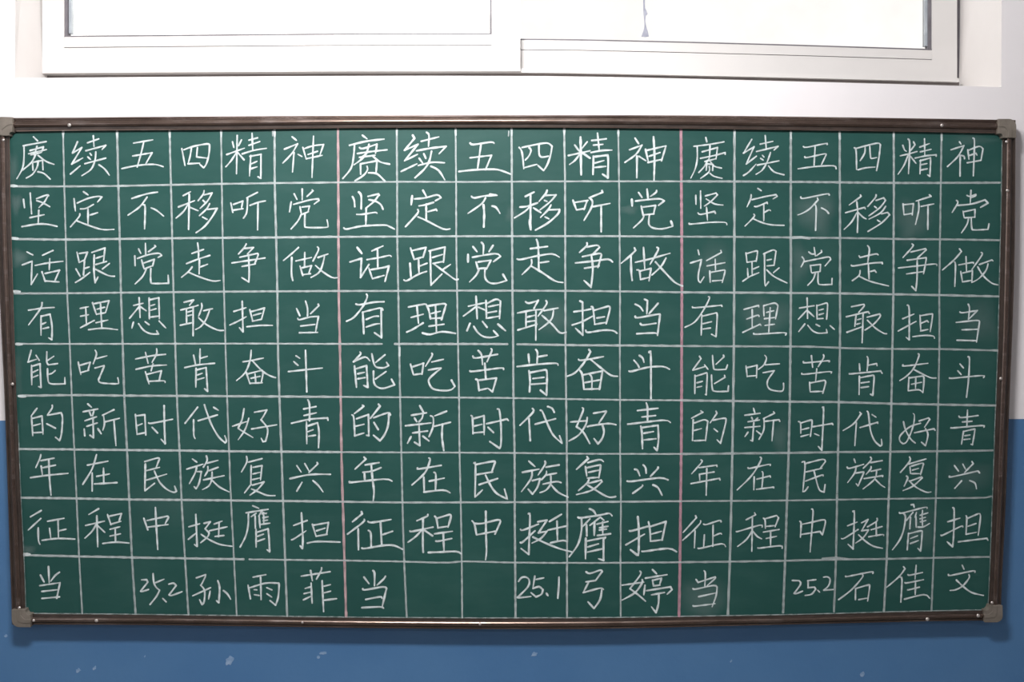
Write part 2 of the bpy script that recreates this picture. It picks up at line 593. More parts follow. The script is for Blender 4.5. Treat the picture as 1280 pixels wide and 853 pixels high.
cap(arc(1.5, 155.5, 9.5, 180, 90) + [(15.2, 146.4), (15.2, 165.0), (13.2, 165.0), (11.4, 167.0), (11.4, 169.6), (-8.0, 169.6)],
    arc(6.5, 160.5, 9, 180, 90) + [(15.0, 151.5), (15.0, 155.5), (9.5, 156.5), (2.5, 162.0), (2.2, 169.2), (-2.5, 169.2)])
cap([(1248.2, 148.6)] + arc(1261.5, 157.6, 9.0, 90, 0) + [(1270.5, 172.4), (1254.2, 172.4), (1253.8, 169.4), (1251.8, 167.2), (1248.2, 167.0)],
    [(1248.4, 153.6)] + arc(1256.5, 162.4, 8.8, 90, 0) + [(1265.4, 172.2), (1260.6, 172.2), (1260.2, 164.6), (1256.5, 159.0), (1248.4, 158.4)])
cap([(14.2, 762.6), (31.4, 762.6), (31.8, 765.6), (33.8, 768.4), (38.2, 768.6), (38.2, 784.6)] + arc(24.0, 775.0, 9.6, 270, 180),
    [(20.4, 762.8), (24.8, 762.8), (25.6, 769.5), (30.0, 774.2), (38.0, 774.6), (38.0, 779.6)] + arc(28.4, 771.6, 8.0, 270, 180))
cap([(1231.0, 763.8), (1234.4, 763.4), (1236.6, 760.8), (1237.6, 757.4), (1253.4, 757.4)] + arc(1245.4, 770.4, 8.2, 0, -90) + [(1231.0, 778.6)],
    [(1231.2, 768.4), (1237.0, 768.0), (1241.2, 764.4), (1242.0, 757.6), (1246.6, 757.6)] + arc(1240.4, 766.8, 6.2, 0, -90) + [(1231.2, 773.2)])


def rivet(px, py, r, h0=0.0122):
    c = unproject(px, py, YB - h0)
    V, Fc = [], []
    R = r / 505.0
    n = 12
    for k, (rr, hh) in enumerate(((1.0, 0.0), (0.9, 0.0011), (0.6, 0.0021), (0.25, 0.0025))):
        for i in range(n):
            a = 2 * math.pi * i / n
            V.append((c.x + R * rr * math.cos(a), c.y + 0.0006 - hh, c.z + R * rr * math.sin(a)))
    for k in range(3):
        for i in range(n):
            j = (i + 1) % n
            Fc.append((k * n + i, k * n + j, (k + 1) * n + j, (k + 1) * n + i))
    Fc.append(tuple(3 * n + i for i in range(n)))
    return mesh('rivet', V, Fc, RIVET, BOARD, smooth=True)


for x, y, r in ((4, 175, 1.9), (86.5, 156.4, 2.3), (1177.5, 156.6, 2.1), (15.4, 480.5, 2.1), (24, 760.4, 2.0), (41.8, 776.2, 2.0), (120.4, 776.4, 2.2),
                (378, 778.6, 1.6), (600, 780.6, 2.0), (1159.4, 774.6, 2.4), (1223, 770.2, 2.4), (1240.2, 754, 2.0), (1251.2, 473.6, 2.2), (1258.4, 177.2, 1.9), (1259.4, 238.2, 2.0)):
    rivet(x, y, r)


# ------------------------------------------------------------------ chalk
class Chalk:
    """Collects chalk strokes as thin ribbons lying on the panel."""

    def __init__(self):
        self.v, self.f, self.d, self.k = [], [], [], 0

    def ribbon(self, pts, width, dens, taper=True, wob=0.0):
        n = len(pts)
        if n < 2:
            return
        self.k += 1
        y = YB - 0.0004 - 0.000012 * (self.k % 40)
        L = [0.0]
        for a, b in zip(pts, pts[1:]):
            L.append(L[-1] + math.hypot(b[0] - a[0], b[1] - a[1]))
        tot = L[-1] or 1.0
        e = random.uniform(0.62, 0.95) if taper else 1.0
        s = random.uniform(0.85, 1.05) if taper else 1.0
        rows = []
        ph, fq = random.uniform(0, 6.28), random.uniform(0.25, 0.7)
        ph2 = random.uniform(0, 6.28)
        for i, p in enumerate(pts):
            a, b = pts[max(0, i - 1)], pts[min(n - 1, i + 1)]
            tx, ty = b[0] - a[0], b[1] - a[1]
            l = math.hypot(tx, ty) or 1.0
            tx, ty = tx / l, ty / l
            t = L[i] / tot
            w = width * (s + (1 - s) * min(1, t * 4)) * (1 - (1 - e) * max(0.0, (t - 0.6) / 0.4))
            w *= 1 + random.uniform(-0.07, 0.07)
            dd = dens * (1 + random.uniform(-wob, wob)) * (0.90 + 0.13 * math.sin(ph + fq * L[i]))
            w *= 1 + 0.13 * math.sin(ph2 + 0.8 * fq * L[i])
            rows.append((p, tx, ty, w / 2, dd))
        cap = []
        p, tx, ty, w, dd = rows[0]
        for u, q in ((-0.95, 0.3), (-0.6, 0.78)):
            cap.append(((p[0] + tx * u * w, p[1] + ty * u * w), tx, ty, w * q, dd))
        p, tx, ty, w, dd = rows[-1]
        rows = cap + rows + [((p[0] + tx * u * w, p[1] + ty * u * w), tx, ty, w * q, dd) for u, q in ((0.6, 0.78), (0.95, 0.3))]
        o = len(self.v)
        for p, tx, ty, w, dd in rows:
            for sgn in (-1, 1):
                self.v.append(tuple(unproject(p[0] - ty * w * sgn, p[1] + tx * w * sgn, y)))
                self.d.append(dd)
        for i in range(len(rows) - 1):
            a = o + 2 * i
            self.f.append((a, a + 1, a + 3, a + 2))

    def stroke(self, pts, width, dens):
        """Hand stroke: smooth through gentle bends, sharp at corners."""
        if len(pts) > 2:
            cuts = [0]
            for i in range(1, len(pts) - 1):
                a, b, c = pts[i - 1], pts[i], pts[i + 1]
                d = abs(math.degrees(math.atan2((b[0] - a[0]) * (c[1] - b[1]) - (b[1] - a[1]) * (c[0] - b[0]),
                                                (b[0] - a[0]) * (c[0] - b[0]) + (b[1] - a[1]) * (c[1] - b[1]))))
                if d > 62:
                    cuts.append(i)
            cuts.append(len(pts) - 1)
        else:
            cuts = [0, len(pts) - 1]
        for a, b in zip(cuts, cuts[1:]):
            seg = pts[a:b + 1]
            out = []
            for k in range(len(seg) - 1):
                p0, p1, p2, p3 = seg[max(0, k - 1)], seg[k], seg[k + 1], seg[min(len(seg) - 1, k + 2)]
                m_ = max(3, int(math.hypot(p2[0] - p1[0], p2[1] - p1[1]) / 3.0))
                for j in range(m_):
                    t = j / m_
                    out.append(tuple(0.5 * (2 * p1[q] + (p2[q] - p0[q]) * t + (2 * p0[q] - 5 * p1[q] + 4 * p2[q] - p3[q]) * t * t
                                            + (3 * p1[q] - p0[q] - 3 * p2[q] + p3[q]) * t ** 3) for q in (0, 1)))
            out.append(seg[-1])
            self.ribbon(out, width, dens, taper=(b == cuts[-1]), wob=0.06)

    def line(self, pts, axis, width, dens, wob=0.07, lo=None, hi=None):
        """Ruled line through measured points, optionally clipped to lo..hi along its axis."""
        n = max(8, int(abs(pts[-1][axis] - pts[0][axis]) / 5))
        q = interp(pts, n, axis)
        if lo is not None:
            a, b = max(lo, pts[0][axis]), min(hi, pts[-1][axis])
            q = [p for p in interp(pts, 4 * n, axis) if a <= p[axis] <= b]
            q = q[::4] + ([q[-1]] if (len(q) - 1) % 4 else [])
        self.ribbon([(p[0] + (random.uniform(-0.12, 0.12) if axis else 0), p[1] + (0 if axis else random.uniform(-0.12, 0.12))) for p in q],
                    width, dens, taper=False, wob=wob)

    def build(self, name, mat, parent):
        o = mesh(name, self.v, self.f, mat, parent)
        at = o.data.attributes.new('chalk_cover', 'FLOAT', 'POINT')
        at.data.foreach_set('value', self.d)
        return o


V_LINES = [
    [(78.8, 164), (80.3, 230), (82.2, 300), (84.0, 365), (87.2, 432), (89.8, 498), (93.0, 566), (96.0, 630), (99.1, 700), (102.8, 767.5)],
    [(146.3, 163.5), (147.9, 232), (149.7, 300), (151.3, 368), (153.5, 436), (155.5, 498), (158.9, 566), (161.8, 630), (165.2, 700), (169.5, 767.8)],
    [(212.0, 163.5), (213.8, 235), (215.3, 300), (217.0, 368), (219.1, 434), (221.2, 498), (224.5, 566), (227.3, 632), (231.4, 700), (235.5, 769)],
    [(276.3, 162.5), (277.3, 232), (278.3, 298), (280.0, 366), (281.9, 432), (283.9, 496), (286.4, 566), (289.0, 630), (292.4, 698), (296.0, 770.5)],
    [(343.2, 162), (343.5, 232), (345.2, 298), (346.7, 366), (347.4, 432), (349.3, 496), (351.8, 566), (354.0, 632), (356.4, 700), (358.9, 771)],
    [(495.9, 161), (496.4, 230), (496.6, 296), (497.9, 366), (498.9, 432), (500.2, 498), (501.7, 566), (503.1, 630), (505.2, 700), (508.4, 771.5)],
    [(569.4, 160.5), (570.1, 230), (570.3, 296), (571.4, 366), (572.5, 432), (573.8, 496), (574.3, 562), (576.0, 632), (577.1, 700), (577.8, 772.5)],
    [(639.4, 160.5), (639.8, 230), (640.1, 296), (640.6, 362), (641.4, 432), (641.8, 496), (643.2, 566), (643.4, 632), (643.9, 700), (644.4, 772)],
    [(705.2, 160), (706.3, 232), (706.5, 298), (706.7, 366), (706.9, 432), (707.8, 500), (708.5, 568), (709.0, 632), (708.8, 698), (708.8, 772.5)],
    [(772.8, 162), (773.9, 230), (774.5, 298), (775.0, 366), (774.8, 432), (775.1, 500), (775.2, 566), (776.1, 632), (775.6, 700), (775.9, 772)],
    [(918.1, 163), (918.0, 232), (917.9, 298), (917.7, 366), (917.3, 432), (916.6, 498), (915.4, 566), (914.0, 632), (912.3, 700), (909.9, 769.5)],
    [(988.5, 164.5), (988.4, 232), (988.5, 298), (988.6, 366), (988.0, 432), (987.3, 496), (985.8, 566), (983.6, 632), (981.4, 700), (978.9, 766)],
    [(1049.5, 165.5), (1049.8, 232), (1050.0, 298), (1050.0, 366), (1049.9, 432), (1048.6, 498), (1047.6, 566), (1046.1, 632), (1044.9, 700), (1042.4, 765)],
    [(1117.0, 165.5), (1117.3, 232), (1117.0, 298), (1116.7, 366), (1115.5, 432), (1114.3, 500), (1112.9, 566), (1110.5, 634), (1108.3, 700), (1104.9, 764.5)],
    [(1176.9, 167), (1176.0, 232), (1175.0, 298), (1174.2, 366), (1174.2, 432), (1172.9, 500), (1171.4, 566), (1169.5, 632), (1166.9, 698), (1164.3, 763.5)],
]
PINK_LINES = [
    [(422.5, 161), (422.9, 230), (423.1, 298), (423.5, 366), (424.8, 432), (425.9, 498), (426.8, 566), (428.6, 630), (430.6, 700), (432.6, 771)],
    [(851.2, 159.5), (851.7, 232), (852.2, 298), (852.3, 366), (852.1, 432), (852.0, 498), (851.5, 566), (850.7, 632), (850.0, 700), (848.8, 772)],
]
H_LINES = [
    [(13, 233), (80, 233.1), (144, 232.6), (212, 231.2), (275, 230), (345, 229), (425, 228.1), (500, 227.3), (570, 227.5), (640, 227.1), (720, 226.8), (855, 226.8), (990, 227.4), (1060, 228.2), (1120, 228.8), (1250, 228.5)],
    [(15, 298.8), (80, 299.6), (142, 298.9), (215, 298.0), (290, 297.3), (350, 296.9), (425, 296.2), (500, 295.8), (585, 295.4), (725, 295.3), (790, 295.5), (857, 295.9), (920, 296.3), (1000, 297.2), (1050, 297.6), (1118, 298.8), (1180, 299.4), (1249, 300.4)],
    [(18, 367), (85, 366.8), (150, 366), (215, 365.4), (300, 364.6), (350, 364.3), (425, 364.0), (500, 363.8), (575, 363.5), (650, 363.6), (725, 363.9), (790, 364.6), (857, 365.6), (925, 366), (990, 366.4), (1050, 367), (1120, 368.1), (1180, 369.2), (1248, 370.8)],
    [(20, 430), (150, 430.1), (300, 429.7), (425, 430.1), (585, 430.2), (650, 430.6), (725, 431.7), (790, 432.1), (857, 432.8), (925, 433.2), (1010, 433.6), (1060, 435.4), (1118, 436.4), (1180, 436.7), (1247, 438.4)],
    [(23, 495), (90, 494.2), (165, 494.8), (300, 495.6), (425, 496.4), (500, 496.8), (580, 497.3), (650, 498), (725, 499.4), (790, 500.2), (857, 500.8), (925, 501.6), (1000, 502.5), (1050, 503), (1120, 505), (1180, 506.1), (1245, 507.2)],
    [(23, 561.6), (90, 562.1), (160, 562.9), (230, 563.6), (300, 564.5), (425, 565.4), (500, 565.8), (580, 566.1), (650, 566.6), (720, 567.4), (857, 567.7), (930, 567), (1000, 566.2), (1050, 565.4), (1115, 564.9), (1180, 564.2), (1241, 563.4)],
    [(26, 622.4), (95, 623.4), (165, 624.7), (230, 625.2), (300, 626.0), (365, 626.7), (435, 627.6), (500, 628.4), (580, 628.3), (650, 628.1), (720, 628), (790, 627.4), (857, 626.8), (930, 626.4), (1000, 625.8), (1050, 624.9), (1120, 623.8), (1180, 623), (1232, 622.4), (1239, 620.8)],
    [(30, 694.3), (95, 695.8), (165, 697.2), (230, 698.3), (300, 699.4), (365, 700.3), (435, 701.1), (500, 702.3), (560, 703.7), (578, 702.2), (640, 703.5), (710, 704), (785, 703.8), (850, 703.2), (915, 702.4), (980, 701.3), (1024, 700.3), (1060, 699.6), (1110, 699), (1165, 697.8), (1236, 696.4)],
]
H_GAPS = [[], [], [], [(478, 493), (635, 646)], [], [], [], [(304.5, 311)]]
SECTIONS = [(0, 424, 'left'), (424, 851, 'middle'), (851, 1280, 'right')]
GRIDS = []
for s, (x0, x1, nm) in enumerate(SECTIONS):
    c = Chalk()
    for ln in V_LINES:
        if x0 < ln[0][0] < x1:
            dn = {0: 0.58, 1: 0.62, 2: 0.56}[s]
            c.line(ln, 1, random.choice((2.0, 2.3, 2.6)) if s != 2 else random.choice((2.2, 2.6, 2.9)), dn * random.uniform(0.9, 1.08))
            p = ln[0]
            c.ribbon([(p[0] + 0.2, p[1] + 0.6), (p[0] + 0.1, p[1] + 4), (p[0] + 0.3, p[1] + 8.5)], 2.8, 0.76)
    for k, ln in enumerate(H_LINES):
        cuts = sorted([g for g in H_GAPS[k]])
        spans, a = [], x0
        for g0, g1 in cuts:
            if x0 < g0 < x1:
                spans.append((a, g0))
                a = g1
        spans.append((a, x1))
        for a, b in spans:
            c.line(ln, 0, random.choice((2.1, 2.4, 2.7)), {0: 0.66, 1: 0.62, 2: 0.54}[s] * random.uniform(0.92, 1.08), lo=a, hi=b)
    if s == 0:                                                # chalk ticks that mark the rows, and small doubled starts
        for x, y, l in ((13.2, 232.3, 8), (14.6, 298, 7.5), (17, 364.4, 8), (20.6, 430.3, 7), (23.6, 495.4, 8), (29.8, 693, 7.5)):
            c.ribbon([(x, y), (x + l * 0.5, y + 0.2), (x + l, y + 0.4)], 3.4, 0.97)
        c.ribbon([(341.0, 164), (340.8, 170)], 2.0, 0.5)
    if s == 1:
        c.ribbon([(636.0, 164), (635.6, 170)], 2.0, 0.6)
        c.ribbon([(499.5, 435), (499.5, 445)], 3.0, 0.8)
    if s == 2:
        c.ribbon([(1028, 698.6), (1045, 697.6), (1060, 699.2)], 2.6, 0.55)
        c.ribbon([(991, 297.2), (1002, 296.8), (1012, 298.2)], 3.4, 0.6)
        c.ribbon([(1228.5, 762.4), (1232.5, 761.6), (1234.6, 757.0)], 2.4, 0.85)
    g = c.build('ruled_grid', CHALK, BOARD)
    g['label'] = 'white chalk-ruled grid of the %s third of the board with its handwriting' % nm
    GRIDS.append(g)
for ln, w, pk in zip(PINK_LINES, (2.9, 3.3), (PALE_PINK, PINK)):
    c = Chalk()
    c.line(ln, 1, w, 0.8, wob=0.12)
    p = ln[-1]
    c.ribbon([(p[0], p[1] - 5), (p[0] + 0.2, p[1] - 0.5)], 3.2, 0.9)
    o = c.build('divider_line', pk, BOARD)
    o['label'] = 'pink chalk line'
# soft smudges left by the eraser and by a sleeve
for x, y, rx, ry, dn in ((1020, 266, 30, 30, 0.13), (1140, 276, 27, 30, 0.11), (956, 396, 36, 30, 0.11), (1226, 402, 28, 30, 0.08), (880, 752, 34, 34, 0.12),
                         (1000, 328, 14, 30, 0.10), (1212, 596, 34, 26, 0.07), (1150, 658, 24, 34, 0.08), (20, 254, 9, 14, 0.14), (24, 322, 13, 13, 0.13),
                         (892, 330, 30, 32, 0.07), (692, 398, 26, 26, 0.08), (975, 548, 12, 26, 0.09), (34, 688, 12, 8, 0.14), (786, 262, 14, 7, 0.10),
                         (640, 268, 10, 12, 0.09), (20, 470, 10, 34, 0.08), (16, 210, 8, 22, 0.10), (1216, 175, 34, 8, 0.07), (210, 630, 60, 36, 0.03)):
    V, Fc, Dn, n = [], [], [], 22
    ph = random.uniform(0, 6.28)
    for k in range(6):
        q = k / 5.0
        for i in range(n):
            a = 2 * math.pi * i / n
            w = 1 + 0.16 * math.sin(3 * a + ph) + 0.09 * math.sin(5 * a + 2 * ph)
            V.append(tuple(unproject(x + rx * q * w * math.cos(a), y + ry * q * w * math.sin(a), YB - 0.00025)))
            Dn.append(0.68 * dn * (1 - q * q) ** 1.3 * random.uniform(0.75, 1.2))
    for k in range(5):
        for i in range(n):
            j = (i + 1) % n
            Fc.append((k * n + i, k * n + j, (k + 1) * n + j, (k + 1) * n + i))
    o = mesh('chalk_smudge', V, Fc, CHALK, BOARD, smooth=True)
    at = o.data.attributes.new('chalk_cover', 'FLOAT', 'POINT')
    at.data.foreach_set('value', Dn)
# chalk dust caught along the edge of the panel
c = Chalk()
c.line([(x, y - 0.9) for x, y in bot_in], 0, 1.3, 0.42, wob=0.4)
c.line([(x + 0.8, y) for x, y in left_in][5:], 1, 1.1, 0.34, wob=0.5)
c.line([(x - 0.8, y) for x, y in right_in], 1, 1.1, 0.32, wob=0.5)
c.build('chalk_dust_edge', CHALK, BOARD)

